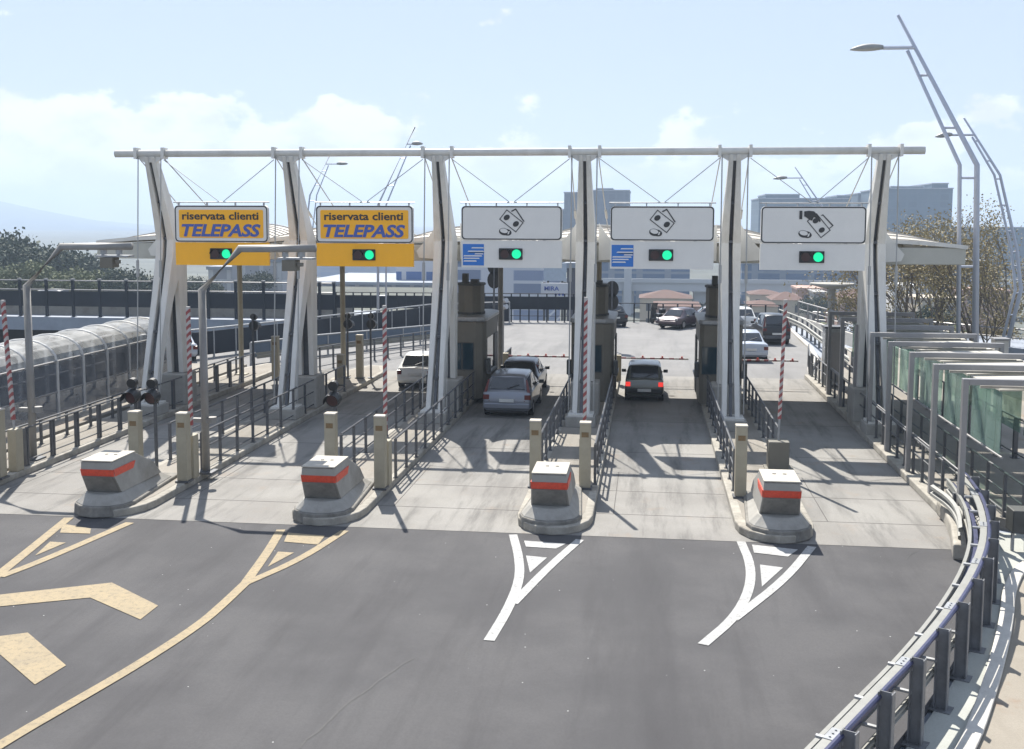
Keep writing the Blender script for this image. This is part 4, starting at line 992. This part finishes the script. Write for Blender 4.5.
    m = MB(); m.box(-hw*.95, hw*.95, L_-.14, L_+.05, .36, .56); m.build('front_bumper', BLK if kind == 'box' else BMP, t, bevel=0.035)
    if plate:
        m = MB(); m.box(-.26,.26,-.085 if kind != 'box' else -.08,-.02,.60 if kind != 'box' else .44,.71 if kind != 'box' else .55); m.build('number_plate', PLATE, t)
    for s_ in (-1, 1):
        m = MB(); m.box(-.17,.17, 0,0.01,0,0.01) if False else None
        xa, xb = sorted((s_*hw*.72, s_*hw*.94)); m.box(xa, xb, L_-.06, L_+.012, .62, .75); m.build('headlight', CHR, t, bevel=0.01)
        m = MB(); mx_ = s_*(hw+.10); yy = st[roofi[-1]][0]+.12
        m.box(mx_-.09, mx_+.09, yy-.05, yy+.07, b+.0, b+.13); m.box(min(s_*hw*.9,mx_), max(s_*hw*.9,mx_), yy, yy+.03, b+.02, b+.05); m.build('mirror', BLK, t, bevel=0.02)
    wr_ = .30
    for yy in (L_*.17+.02, L_*.80):
        for s_ in (-1, 1):
            m = MB(); m.tube([(s_*(hw-.19),yy,wr_),(s_*(hw+.008),yy,wr_)], wr_, 22); wh = m.build('wheel', RUB, t, bevel=0.02)
            m = MB(); m.tube([(s_*(hw-.02),yy,wr_),(s_*(hw+.014),yy,wr_)], wr_*.62, 16); m.build('rim', CHR, wh)
    m = MB(); m.box(-hw*.84, hw*.84, .10, L_-.12, .2, .3); m.build('underbody', BLK, t)
    t.location = (x, y, 0); t.rotation_euler = (0,0,rz); return t
def paintm(n, c, metal=0.3): return mat(n, c, 0.35, metal=metal, var=0.03, coat=0.5)
P_SIL = paintm('silver_blue_paint', (0.20, 0.215, 0.25), 0.55); P_DRK = paintm('dark_blue_paint', (0.03, 0.033, 0.05)); P_GRY = paintm('grey_green_paint', (0.17, 0.18, 0.165))
P_WHT = paintm('white_paint', (0.62, 0.62, 0.60), 0); P_BLK = paintm('black_paint', (0.012, 0.013, 0.016)); P_LSIL = paintm('light_silver_paint', (0.42, 0.46, 0.52), 0.3); P_PNK = paintm('maroon_paint', (0.055, 0.035, 0.045))
car('estate_car', 'silver blue estate car with tall rear lights, waiting behind a dark car', -4.97, 38.45, 0, P_SIL, 4.35, 1.76, 1.52, 'estate')
car('parked_car', 'dark hatchback waiting at the lowered arm in front of the silver estate car', -5.1, 42.9, 0, P_DRK, 4.0, 1.68, 1.45, 'hatch')
car('boxy_hatchback', 'grey boxy small hatchback with lit red tail lights', -0.12, 42.65, 0, P_GRY, 3.4, 1.50, 1.44, 'box', on=True)
car('small_hatchback', 'small white hatchback seen left of the mast, past the second yellow sign', -9.65, 44.6, 0, P_WHT, 3.35, 1.52, 1.44, 'hatch')
car('saloon_car', 'white saloon just beyond the lowered arm at the right', 5.15, 55.9, 0.03, P_LSIL, 4.4, 1.72, 1.42, 'saloon')
car('white_hatchback', 'white hatchback driving away farther left of the black people carrier', 6.1, 72.0-0.5, 0.1, P_WHT, 4.0, 1.7, 1.5, 'hatch')
car('people_carrier', 'black people carrier driving away on the right', 7.3, 64.0, 0.1, P_BLK, 4.1, 1.62, 1.72, 'estate', rear_dark=True)
car('parked_car', 'maroon grey car crossing at the far end before the low fence', 3.2, 76.1, PI-0.5, P_PNK, 4.2, 1.65, 1.3, 'saloon')
car('parked_car', 'dark car at the far end half hidden by the middle booth', -2.15, 73.2, 0.3, P_BLK, 4.0, 1.7, 1.45, 'hatch')
car('parked_car', 'dark car at the far end half hidden by the rightmost booth', 7.2-1.4, 75.3, PI/2, P_DRK, 1.9+1.6, 1.6, 1.4, 'hatch')
car('parked_car', 'light blue car parked beyond the arched walkway', -22.9, 51.5, 0.6, P_LSIL, 4.2, 1.7, 1.42, 'hatch')
car('parked_car', 'white car on the left viaduct behind the tall dark fence', -44.0, 79.5, PI/2, P_WHT, 4.2, 1.7, 1.7, 'hatch')
# scooter at the far end
t = thing('scooter', 'dark motor scooter with windshield at the far end, left of the maroon car', 'scooter', (0,0,0))
m = MB()
for yy in (-.6,.6): m.tube([(-.06,yy,.24),(.06,yy,.24)], .24, 16)
m.build('wheel', RUB, t)
m = MB(); m.prism([(-.75,.35),(-.7,.75),(-.1,.78),(.0,.4),(.3,.38),(.42,.95),(.5,.95),(.55,.4),(.3,.25),(-.5,.25)], 'x', -.2, .2); m.build('body', P_BLK, t, bevel=0.05)
m = MB(); m.prism([(.38,.95),(.2,1.45),(.23,1.45),(.44,.95)], 'x', -.22, .22); m.build('windshield', CGLASS, t)
m = MB(); m.tube([(-.34,.36,1.0),(.34,.36,1.0)], .03, 6); m.build('handlebar', BLK, t)
m = MB(); m.box(-.2,.2,-.95,-.6,.78,1.12); m.build('top_box', P_BLK, t, bevel=0.05)
t.location = (0.55, 76.2, 0.0); t.rotation_euler = (0,0,0.5)

# ------------------------------------------------------------------ street lamps
def lamp(Y, top, bend, foot, off, head_l, head_r, label, r=0.11, z_foot=None, grp='double stemmed street lamps'):
    """pixel outline -> real tubes standing in the plane Y"""
    T = atY(*top, Y); Bd = [atY(*b, Y) for b in bend]; Fo = atY(*foot, Y)
    if z_foot is not None: Fo = (Fo[0], z_foot)
    t = thing('street_lamp', label, 'street lamp', (Fo[0], Y, Fo[1]), grp)
    P = [(Fo[0],Y,Fo[1])]+[(b[0],Y,b[1]) for b in Bd]+[(T[0],Y,T[1])]
    m = MB(); m.tube(P, r, 10, r*0.45); m.build('pole', LPOLE, t, smooth=True)
    hl, hr = atY(*head_l, Y), atY(*head_r, Y)
    # slimmer second stem
    o = off
    j = MB(); P2 = [(p[0]+o, Y, p[2]) for p in P[:-1]]
    last = Vector(P[-2]); tp = Vector(P[-1]); k = 0.0
    # second stem stops where the arm leaves
    fr_ = (hr[1]-last.z)/(tp.z-last.z) if abs(tp.z-last.z) > 0.01 else 0.8
    e = last+(tp-last)*max(0.1, min(0.97, fr_)); P2.append((e.x+o*0.45, Y, e.z-0.1))
    P2[0] = (P2[0][0], Y, P2[0][2])
    j.tube(P2, r*0.6, 8, r*0.45); j.build('second_stem', LPOLE, t, smooth=True)
    j = MB()
    for i in range(len(P)-1):
        a, b_ = Vector(P[i]), Vector(P[i+1]); c, d = Vector(P2[i]), Vector(P2[i+1])
        for u in (0.25, 0.6, 0.95):
            if i == len(P)-2 and u > fr_: continue
            q = a+(b_-a)*u
            # matching height on the second stem
            w = (q.z-c.z)/(d.z-c.z) if abs(d.z-c.z) > 0.01 else u
            if 0 <= w <= 1: j.tube([q, c+(d-c)*w], r*0.35, 6)
    if j.v: j.build('rung', LPOLE, t)
    m = MB(); s_ = 1 if hr[0] > hl[0] else -1
    m.tube([(e.x,Y,e.z),(hr[0],Y,hr[1])], r*0.5, 8); m.build('arm', LPOLE, t)
    m = MB(); n = 8; vs = []; Lh = hl[0]-hr[0]
    for i in range(n+1):
        u = i/n; w = 0.19*math.sin(PI*min(1,0.12+u*0.86))**0.6; h = 0.19*math.sin(PI*min(1,0.15+u*0.83))**0.7
        for a in range(8):
            tt = 2*PI*a/8; zz = math.sin(tt)*h; zz = zz if zz > 0 else zz*0.45
            vs.append((hr[0]+Lh*u, Y+math.cos(tt)*w, hr[1]+(hl[1]-hr[1])*u+zz))
    m.add(vs, [(i*8+a,i*8+(a+1)%8,(i+1)*8+(a+1)%8,(i+1)*8+a) for i in range(n) for a in range(8)]+[tuple(range(8)),tuple(n*8+a for a in range(8))[::-1]])
    m.build('lamp_head', LHEAD, t, smooth=True)
lamp(42, (898,15), [(977,165)], (975,405), -0.60, (850,50), (883,48), 'tallest double stemmed street lamp at the right, its tip near the upper edge', 0.14, z_foot=-0.1)
lamp(60, (964,118), [(1021,290),(1017,250),(1000,175)], (1005,352), -0.28, (935,137), (952,135), 'curved double stemmed street lamp at the right edge behind the tall one', 0.12)
lamp(85, (330,155), [(310,195)], (296,330), 0.55, (348,164), (337,164), 'distant street lamp rising between the second mast and the second yellow sign', 0.09, z_foot=-0.3)
lamp(72, (415,127), [(378,205)], (378,325), 0.55, (423,144), (412,144), 'distant street lamp behind the second yellow sign, its tip crossing the long tube', 0.1, z_foot=0)
lamp(85, (795,167), [(826,212)], (838,320), -0.5, (773,179), (787,178), 'distant street lamp above the sign with the hand', 0.09, z_foot=-0.3)

# poles with round signs and small signals on the far side of the booths
def pole_sign(px, py_foot, Y, discs, label, r=0.05):
    x = atY(px, 300, Y)[0]; t = thing('pole_sign', label, 'road sign', (x, Y, 0))
    zt = atY(px, discs[0]-8, Y)[1] if discs else 4
    m = MB(); m.cyl(x, Y, 0, zt, r, 8); m.build('post', DGALV, t)
    for d in discs:
        z = atY(px, d, Y)[1]; m = MB(); disc(m, x, z, 0.36, 0.45, Y+0.06, Y+0.09); m.build('sign_disc', BLK, t)
pole_sign(494, 330, 56, [266, 280], 'post with two dark round signs seen from behind, right of the leftmost booth')
pole_sign(612, 330, 60, [289, 302], 'post with dark round signs seen from behind, above the middle booth')
def flood(px, Y, zs, label):
    x = atY(px, 300, Y)[0]; t = thing('floodlight_post', label, 'post', (x, Y, 0))
    zt = atY(px, 296, Y)[1]
    m = MB(); m.cyl(x, Y, 0, zt, 0.06, 8); m.build('post', PORT, t)
    for py in zs:
        z = atY(px, py, Y)[1]; m = MB(); m.tube([(x,Y-.05,z),(x+.22,Y-.25,z+.05)], 0.13, 12); m.build('reflector', CHR, t)
flood(503, 55, [301, 307], 'thin post with two bright reflectors beyond the dark hatchback')
# flat topped pillar standing among the far fences
x, z = atY(832, 284, 70); t = thing('mushroom_pillar', 'pale flat topped pillar standing behind the far guard rail at the right', 'pillar', (x, 70, 0))
m = MB(); m.cyl(x, 70, -0.1, z-0.25, 0.22, 12); m.build('shaft', CONC, t)
m = MB(); m.tube([(x,70,z-0.3),(x,70,z-0.05)], 0.35, 16, 1.35); m.tube([(x,70,z-0.05),(x,70,z+0.05)], 1.35, 16); m.build('top', CONC, t)
t = thing('concrete_post', 'squat pale concrete post on the white railing at the right', 'post', (15.0, 48, 0))
m = MB(); m.box(12.95+1.25,13.5+1.25,47.2,47.8,-0.1,2.2); m.build('body', KERBW, t, bevel=0.03)
m = MB(); m.box(12.9+1.25,13.55+1.25,47.15,47.85,2.2,2.27); m.build('cap', FRAME, t)

# ------------------------------------------------------------------ town, viaduct, towers
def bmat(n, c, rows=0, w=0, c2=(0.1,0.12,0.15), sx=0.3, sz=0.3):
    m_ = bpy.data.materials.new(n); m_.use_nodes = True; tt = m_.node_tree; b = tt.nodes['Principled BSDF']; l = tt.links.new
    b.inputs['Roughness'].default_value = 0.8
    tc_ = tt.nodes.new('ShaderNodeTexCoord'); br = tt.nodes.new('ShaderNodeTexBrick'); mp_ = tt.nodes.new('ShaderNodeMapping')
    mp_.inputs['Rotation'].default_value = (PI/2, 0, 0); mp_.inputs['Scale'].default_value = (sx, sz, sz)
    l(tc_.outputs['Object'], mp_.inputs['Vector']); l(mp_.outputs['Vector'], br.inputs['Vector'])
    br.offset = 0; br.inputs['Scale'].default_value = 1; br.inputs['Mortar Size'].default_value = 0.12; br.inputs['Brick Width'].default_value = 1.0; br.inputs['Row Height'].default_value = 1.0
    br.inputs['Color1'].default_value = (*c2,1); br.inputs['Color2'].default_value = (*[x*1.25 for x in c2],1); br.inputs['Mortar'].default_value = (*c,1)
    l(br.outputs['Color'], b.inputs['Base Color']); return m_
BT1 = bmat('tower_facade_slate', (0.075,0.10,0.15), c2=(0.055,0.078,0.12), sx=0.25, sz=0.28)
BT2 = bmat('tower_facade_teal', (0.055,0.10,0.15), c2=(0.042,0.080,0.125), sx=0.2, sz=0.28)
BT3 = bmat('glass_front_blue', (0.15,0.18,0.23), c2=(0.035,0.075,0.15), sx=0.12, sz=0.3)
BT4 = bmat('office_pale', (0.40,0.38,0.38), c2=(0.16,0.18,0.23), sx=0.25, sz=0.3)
def tower(label, Y, depth, blocks, mt, zb=-18, name='tower_block', group=None):
    xs = [atY(b[0],b[2],Y)[0] for b in blocks]+[atY(b[1],b[2],Y)[0] for b in blocks]
    t = thing(name, label, 'building', ((min(xs)+max(xs))/2, Y, zb), group)
    for k, (p0, p1, pt) in enumerate(blocks):
        x0, z = atY(p0, pt, Y); x1 = atY(p1, pt, Y)[0]
        m = MB(); dy = k*1.5; m.box(x0, x1, Y+dy, Y+dy+depth-2*dy, zb, z); w = m.build('wall', mt, t)
        m = MB(); m.box(x0-0.3, x1+0.3, Y+dy-0.3, Y+dy+depth-2*dy+0.3, z, z+0.6); m.build('roof_edge', DECK, w)
    return t
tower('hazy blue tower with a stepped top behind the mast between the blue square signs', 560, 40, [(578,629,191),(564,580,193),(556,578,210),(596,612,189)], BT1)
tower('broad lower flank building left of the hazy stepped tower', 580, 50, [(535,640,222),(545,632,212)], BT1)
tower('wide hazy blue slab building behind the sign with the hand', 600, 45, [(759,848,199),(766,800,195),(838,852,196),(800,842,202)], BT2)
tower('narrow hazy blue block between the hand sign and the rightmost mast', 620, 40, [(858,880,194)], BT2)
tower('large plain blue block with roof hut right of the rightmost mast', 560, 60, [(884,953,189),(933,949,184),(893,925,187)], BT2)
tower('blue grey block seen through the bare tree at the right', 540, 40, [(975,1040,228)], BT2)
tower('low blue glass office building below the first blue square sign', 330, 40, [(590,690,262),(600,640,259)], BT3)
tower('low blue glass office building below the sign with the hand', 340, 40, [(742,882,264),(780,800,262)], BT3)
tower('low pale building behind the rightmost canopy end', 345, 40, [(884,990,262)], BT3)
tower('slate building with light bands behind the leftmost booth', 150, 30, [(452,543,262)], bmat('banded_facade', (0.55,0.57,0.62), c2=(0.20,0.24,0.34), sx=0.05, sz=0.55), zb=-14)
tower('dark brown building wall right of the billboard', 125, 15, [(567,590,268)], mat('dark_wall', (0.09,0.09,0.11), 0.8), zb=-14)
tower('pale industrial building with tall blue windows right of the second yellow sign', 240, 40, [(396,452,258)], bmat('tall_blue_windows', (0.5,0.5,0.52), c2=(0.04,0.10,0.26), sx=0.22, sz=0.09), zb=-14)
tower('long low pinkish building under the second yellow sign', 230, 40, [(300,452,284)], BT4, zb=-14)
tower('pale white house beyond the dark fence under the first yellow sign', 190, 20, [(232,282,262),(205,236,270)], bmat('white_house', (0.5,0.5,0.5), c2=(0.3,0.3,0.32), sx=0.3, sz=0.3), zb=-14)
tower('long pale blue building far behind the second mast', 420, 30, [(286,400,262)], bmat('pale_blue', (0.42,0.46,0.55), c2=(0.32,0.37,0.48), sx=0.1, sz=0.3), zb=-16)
# far viaduct
t = thing('motorway_viaduct', 'long pale concrete viaduct crossing the town in the distance', 'viaduct', (20, 300, -18))
x0, z1 = atY(560, 281, 300); x1, _ = atY(1040, 284, 300); _, z0 = atY(560, 290, 300)
VIA = mat('viaduct_concrete', (0.40,0.42,0.45), 0.85, var=0.06, scale=0.05)
m = MB(); m.box(x0, x1+10, 300, 312, z0, z1); m.build('deck', VIA, t)
m = MB(); m.box(x0, x1+10, 299.5, 300.0, z1-0.2, z1+0.9); m.build('parapet', VIA, t)
for px in (628, 700, 765, 830, 880, 925, 960):
    x, _ = atY(px, 290, 306); m = MB(); m.box(x-1.6, x+1.6, 303, 309, -18, z0); m.build('pier', VIA, t)
tw = thing('service_mast', 'tall thin pale pier mast rising behind the viaduct below the blue square sign', 'mast', (0, 298, -18))
x, z = atY(628, 264, 298); m = MB(); m.box(x-1.0, x+1.0, 297.0, 299.0, -18, z); m.build('shaft', VIA, tw); tw.location.x = 0
# billboard
Yb = 108
t = thing('billboard', 'white billboard with dark lettering above the far dark fence', 'billboard', (atY(554,300,Yb)[0], Yb, -14))
xa, za = atY(541,283,Yb); xb, zb_ = atY(567.5,299,Yb)
m = MB(); m.box(xa,xb,Yb,Yb+0.3,zb_,za); m.build('panel', mat('billboard_white',(0.55,0.56,0.60),0.6,var=0.04), t)
m = MB()
for x in (xa+0.3, xb-0.3): m.box(x-.12,x+.12,Yb+.3,Yb+.5,-18,za+0.1)
m.build('leg', DGALV, t)
text('MIRA', 1, SLETT, 'lettering', t, (xa+xb)/2-0.25, Yb-0.02, zb_+(za-zb_)*0.66, bold=0.02, width=1.45, height=0.42)
m = MB()
for k in range(3): disc(m, (xa+xb)/2+0.15+0.36*k, zb_+(za-zb_)*0.28, .12, .13, Yb-0.03, Yb-0.01)
m.build('dot_mark', SLETT, t)
t = thing('billboard', 'pale blue framed panel directly above the white billboard', 'billboard', (atY(556,300,112)[0], 112, -14))
xa, za = atY(544,263,112); xb, zb_ = atY(566,281,112)
m = MB(); m.box(xa,xb,112,112.3,zb_,za); m.build('panel', mat('billboard_pale',(0.36,0.42,0.50),0.6,var=0.1), t)
m = MB(); m.box(xa+.3,xa+.5,112.3,112.5,-18,za); m.box(xb-.5,xb-.3,112.3,112.5,-18,za); m.build('leg', DGALV, t)

# town houses
RT = mat('red_roof_tiles', (0.085,0.034,0.022), 0.85, var=0.2, scale=0.3); HWm = [mat('house_wall_cream',(0.42,0.36,0.28),0.85,var=0.08,scale=0.2), mat('house_wall_pink',(0.38,0.25,0.20),0.85,var=0.08,scale=0.2), mat('house_wall_grey',(0.33,0.32,0.31),0.85,var=0.08,scale=0.2)]
WINM = mat('house_window', (0.05,0.05,0.06), 0.5, var=0)
def house(label, px0, px1, pr, pe, Y, wm, flat=False, zb=-18, group=None):
    x0, ze = atY(px0, pe, Y); x1 = atY(px1, pe, Y)[0]; zr = atY(px0, pr, Y)[1]; d = 11
    t = thing('town_house', label, 'house', ((x0+x1)/2, Y+d/2, zb), group)
    m = MB(); m.box(x0,x1,Y,Y+d,zb,ze); w = m.build('wall', wm, t)
    if flat: m = MB(); m.box(x0-.3,x1+.3,Y-.3,Y+d+.3,ze,ze+.5); m.build('roof', wm, t)
    else:
        r = min(d/2,(x1-x0)/2)*0.9; m = MB(); m.add([(x0-.25,Y-.25,ze),(x1+.25,Y-.25,ze),(x1+.25,Y+d+.25,ze),(x0-.25,Y+d+.25,ze),(x0+r,Y+d/2,zr),(x1-r,Y+d/2,zr)], [(0,1,5,4),(1,2,5),(2,3,4,5),(3,0,4),(0,3,2,1)]); m.build('roof', RT, t)
    n = max(2, int((x1-x0)/3.2)); rows = 2
    for j in range(rows):
        for k in range(n):
            xx = x0+(x1-x0)*(k+.5)/n; zz = ze-1.9-3.1*j
            m = MB(); m.box(xx-.5,xx+.5,Y-.06,Y+.05,zz-.75,zz+.75); m.build('window', WINM, t)
house('long house with a red hipped roof above the low fence at the far end', 640, 692, 291, 298, 230, HWm[0])
house('low house with a red roof left of the far dark motor scooter', 655, 700, 303, 306, 180, HWm[1])
house('house with a red roof behind the white cars at the right', 772, 806, 293, 300, 240, HWm[0])
house('cream house below the viaduct left of the raised arm', 750, 778, 302, 306, 200, HWm[0])
house('pink brick apartment block under the viaduct', 798, 832, 288, 290, 260, HWm[1], True)
house('grey house beside the pink apartment block', 815, 826, 292, 294, 250, HWm[2], True)
house('wide house with a long red roof right of the flat topped pillar', 838, 878, 290, 298, 240, HWm[1])
house('white balconied apartment block right of the rightmost mast', 893, 916, 286, 287, 250, mat('house_wall_white',(0.62,0.62,0.60),0.8,var=0.06,scale=0.3), True)
house('ochre apartment block behind the bare tree', 918, 962, 296, 300, 235, HWm[0], True)
house('pink apartment block behind the bare tree', 962, 1010, 290, 292, 250, HWm[1], True)
rnd = random.Random(5)
for k in range(26):
    px = rnd.uniform(560, 1010) if k < 20 else rnd.uniform(430, 540); Y = rnd.uniform(260, 480); w = rnd.uniform(14, 34); pe = 292+ (480-Y)*0.02+rnd.uniform(-2, 4)
    fl = rnd.random() < 0.45; ix = rnd.randrange(3)
    house(('small flat roofed %s house in the hazy town beyond the plaza' if fl else 'small %s house with a red roof in the hazy town beyond the plaza') % ('cream', 'pink', 'grey')[ix], px, px+w, pe-4, pe, Y, HWm[ix], fl, group='small houses of the hazy town')

# mountain on the left
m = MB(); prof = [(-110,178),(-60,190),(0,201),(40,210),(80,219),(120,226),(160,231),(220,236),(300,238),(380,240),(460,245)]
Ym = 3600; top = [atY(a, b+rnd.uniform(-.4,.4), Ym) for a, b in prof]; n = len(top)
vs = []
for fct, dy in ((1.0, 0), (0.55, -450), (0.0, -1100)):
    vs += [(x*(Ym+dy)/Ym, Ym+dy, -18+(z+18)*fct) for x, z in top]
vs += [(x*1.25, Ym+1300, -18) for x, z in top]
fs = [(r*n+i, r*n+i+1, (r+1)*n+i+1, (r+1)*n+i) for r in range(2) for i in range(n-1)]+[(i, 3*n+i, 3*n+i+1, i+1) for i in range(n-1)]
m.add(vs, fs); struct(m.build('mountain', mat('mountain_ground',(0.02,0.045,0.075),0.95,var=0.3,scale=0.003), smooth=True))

# ------------------------------------------------------------------ trees
def leafmat(n, c, c2):
    m_ = mat(n, c, 0.8, var=0.0, col2=c2, scale=0.6); return m_
LD = leafmat('dark_foliage', (0.042,0.058,0.032), (0.016,0.026,0.016)); LM = leafmat('olive_foliage', (0.115,0.13,0.055), (0.05,0.065,0.03)); LB = leafmat('brown_bud_foliage', (0.27,0.22,0.11), (0.15,0.13,0.06))
BARK = mat('bark', (0.13,0.11,0.09), 0.9, var=0.3, scale=3)
def branchy(mb, p, d, L_, r, depth, tips, rg, spread=0.5, kids=3):
    q = p+d*L_*0.5+Vector((rg.uniform(-.06,.06),rg.uniform(-.06,.06),0))*L_; e = p+d*L_
    mb.tube([p,q,e], r, 5 if depth else 4, r*0.62, cap=False)
    tips.append((e, L_, depth))
    if depth == 0: return
    for k in range(kids):
        nd = (d+Vector((rg.uniform(-1,1),rg.uniform(-1,1),rg.uniform(-.35,.8)))*spread).normalized()
        st_ = p+d*L_*rg.uniform(.55,1.0)
        branchy(mb, st_, nd, L_*rg.uniform(.62,.82), r*0.58, depth-1, tips, rg, spread, kids)
def tree(name, label, h, cw, nleaf, lm, size, seed, cat='tree', depth=3, group=None, bare=False, squash=1.0):
    rg = random.Random(seed); t = thing(name, label, cat, (0,0,0), group)
    tips = []; m = MB(); th_ = h*(0.25 if not bare else 0.16)
    m.tube([(0,0,-0.5),(0.05*h*.1,0,th_*.5),(0,0,th_)], h*0.03, 8, h*0.022)
    for k in range(5 if not bare else 7):
        a = 2*PI*k/(5 if not bare else 7)+rg.uniform(-.3,.3); dd = Vector((math.cos(a)*.7,math.sin(a)*.7,rg.uniform(.55,1.3))).normalized()
        branchy(m, Vector((0,0,th_*rg.uniform(.75,1))), dd, h*(0.27 if not bare else 0.30), h*(0.014 if not bare else 0.0085), depth, tips, rg, 0.55 if not bare else 0.5, 3)
    m.build('trunk', BARK, t, smooth=True)
    m = MB(); cands = [x for x in tips if x[2] <= 1]
    for k in range(nleaf):
        e, L_, dpt = rg.choice(cands); sp_ = cw*(0.10 if not bare else 0.045)
        c = e+Vector((rg.gauss(0,sp_),rg.gauss(0,sp_),rg.gauss(0,sp_*0.8*squash)))
        u = Vector((rg.gauss(0,1),rg.gauss(0,1),rg.gauss(0,1))).normalized(); v = u.cross(Vector((rg.gauss(0,1),rg.gauss(0,1),rg.gauss(0,1)))).normalized()
        s_ = size*rg.uniform(.6,1.4); m.quad(c-u*s_-v*s_*.6, c+u*s_-v*s_*.6, c+u*s_+v*s_*.6, c-u*s_+v*s_*.6)
    m.build('crown', lm, t)
    return t
# bare spring tree at the right
bt = tree('budding_tree', 'large nearly bare brownish tree behind the street lamps at the right', 22, 12, 30000, LB, 0.055, 3, depth=4, bare=True)
xb, _ = atY(985, 330, 72); bt.location = (xb, 72, -11.5)
bt2 = tree('budding_tree', 'smaller nearly bare brownish tree left of the tall street lamp', 14, 8, 13000, LB, 0.055, 8, depth=3, bare=True)
xb, _ = atY(938, 330, 78); bt2.location = (xb, 78, -10)
# dark evergreens on the left
td = tree('evergreen_tree', 'dark tree', 12, 9, 11000, LD, 0.19, 21, group='trees beyond the left viaduct')
tm = tree('olive_tree', 'olive green tree', 10, 9, 9000, LM, 0.19, 22, group='trees beyond the left viaduct')
m = MB(); hp = [(-150,130),(-60,128),(-30,170),(-40,260),(-160,260)]; m.add([(x,y,-18) for x,y in hp]+[(x*0.96-3,y*1.0+8,-7) for x,y in hp], [(0,1,6,5),(1,2,7,6),(2,3,8,7),(3,4,9,8),(4,0,5,9),(5,6,7,8,9)]); struct(m.build('wooded_bank', gm))
tl_ = [(td,-8,221,165,1.35,'dark tree at the far left edge, tallest of the group beyond the viaduct'),(td,16,230,160,1.1,'dark tree with a rounded top second from the left edge beyond the viaduct'),(td,47,238,165,1.0,'dark tree in the middle of the group beyond the viaduct'),
       (td,62,240,175,1.05,'dark tree just right of the middle of the group beyond the viaduct'),(tm,30,256,140,0.75,'light olive tree low in front of the dark ones beyond the viaduct'),(tm,95,262,150,0.8,'olive tree below the left end of the canopy'),
       (td,85,258,185,0.8,'dark tree behind the left end of the canopy'),(td,118,262,150,0.75,'dark tree below the canopy end, left of the leftmost mast'),(tm,10,262,150,0.8,'light olive tree at the left edge above the fence'),(td,140,264,150,0.7,'dark tree beside the thin cables of the leftmost mast'),
       (tm,70,268,135,0.6,'small olive tree behind the fence under the grey pipe'),(td,200,272,170,0.6,'small dark tree behind the leftmost mast, under the first yellow sign')]
used_ = set()
for pr, px, py, Y, sc, lb in tl_:
    x, z = atY(px, py, Y); hh = (12 if pr is td else 10)*sc*1.0
    loc = (x, Y, z-hh*1.02)
    if pr not in used_: used_.add(pr); o = pr; o.location = loc; o.scale = (sc,)*3; o['label'] = lb
    else: o = dup(pr, loc, lb, scale=(sc*random.uniform(.95,1.15), sc, sc))
    o.rotation_euler = (0,0,random.uniform(0,6))
for px, py, Y, sc, lb in ((700,300,210,.5,'small dark tree among the red roofs left of the rightmost booth'),(815,293,225,.55,'small dark tree among the town houses behind the raised arm'),(925,300,130,.6,'small dark tree behind the white railing at the right'),(258,268,185,.55,'small dark tree beside the white house under the first yellow sign')):
    x, z = atY(px, py, Y); dup(td, (x, Y, z-12*sc), lb, scale=(sc,)*3, group='small trees of the town')
# low scrub at the right behind the railings
m = MB(); rg = random.Random(4)
for k in range(7000):
    x = rg.uniform(14, 40); y = rg.uniform(84, 110); z = -18+ (12.3+1.6*math.sin(x*.5)+1.5*math.sin(y*.3))*rg.random()**0.4
    u = Vector((rg.gauss(0,1),rg.gauss(0,1),rg.gauss(0,1))).normalized(); v = u.orthogonal().normalized(); s_ = rg.uniform(.2,.5); c = Vector((x,y,z))
    m.quad(c-u*s_-v*s_, c+u*s_-v*s_, c+u*s_+v*s_, c-u*s_+v*s_)
o = m.build('scrub', LM); tag(o, 'olive green scrub below the bare trees at the right', 'scrub', kind='stuff')

# ------------------------------------------------------------------ haze
HAZE = 0.0005
if HAZE:
    m = MB(); m.box(-5500, 5500, -250, 5200, -19.6, 125); o = m.build('haze', None); o.data.materials.clear()
    hm = bpy.data.materials.new('haze_air'); hm.use_nodes = True; tt = hm.node_tree; tt.nodes.clear()
    oo = tt.nodes.new('ShaderNodeOutputMaterial'); pv = tt.nodes.new('ShaderNodeVolumePrincipled')
    pv.inputs['Density'].default_value = HAZE; pv.inputs['Color'].default_value = (0.66, 0.81, 1.0, 1); pv.inputs['Anisotropy'].default_value = 0.1
    tt.links.new(pv.outputs[0], oo.inputs['Volume']); o.data.materials.append(hm); o['kind'] = 'stuff'
    o['label'] = 'thin pale haze over the whole scene'; o['category'] = 'haze'
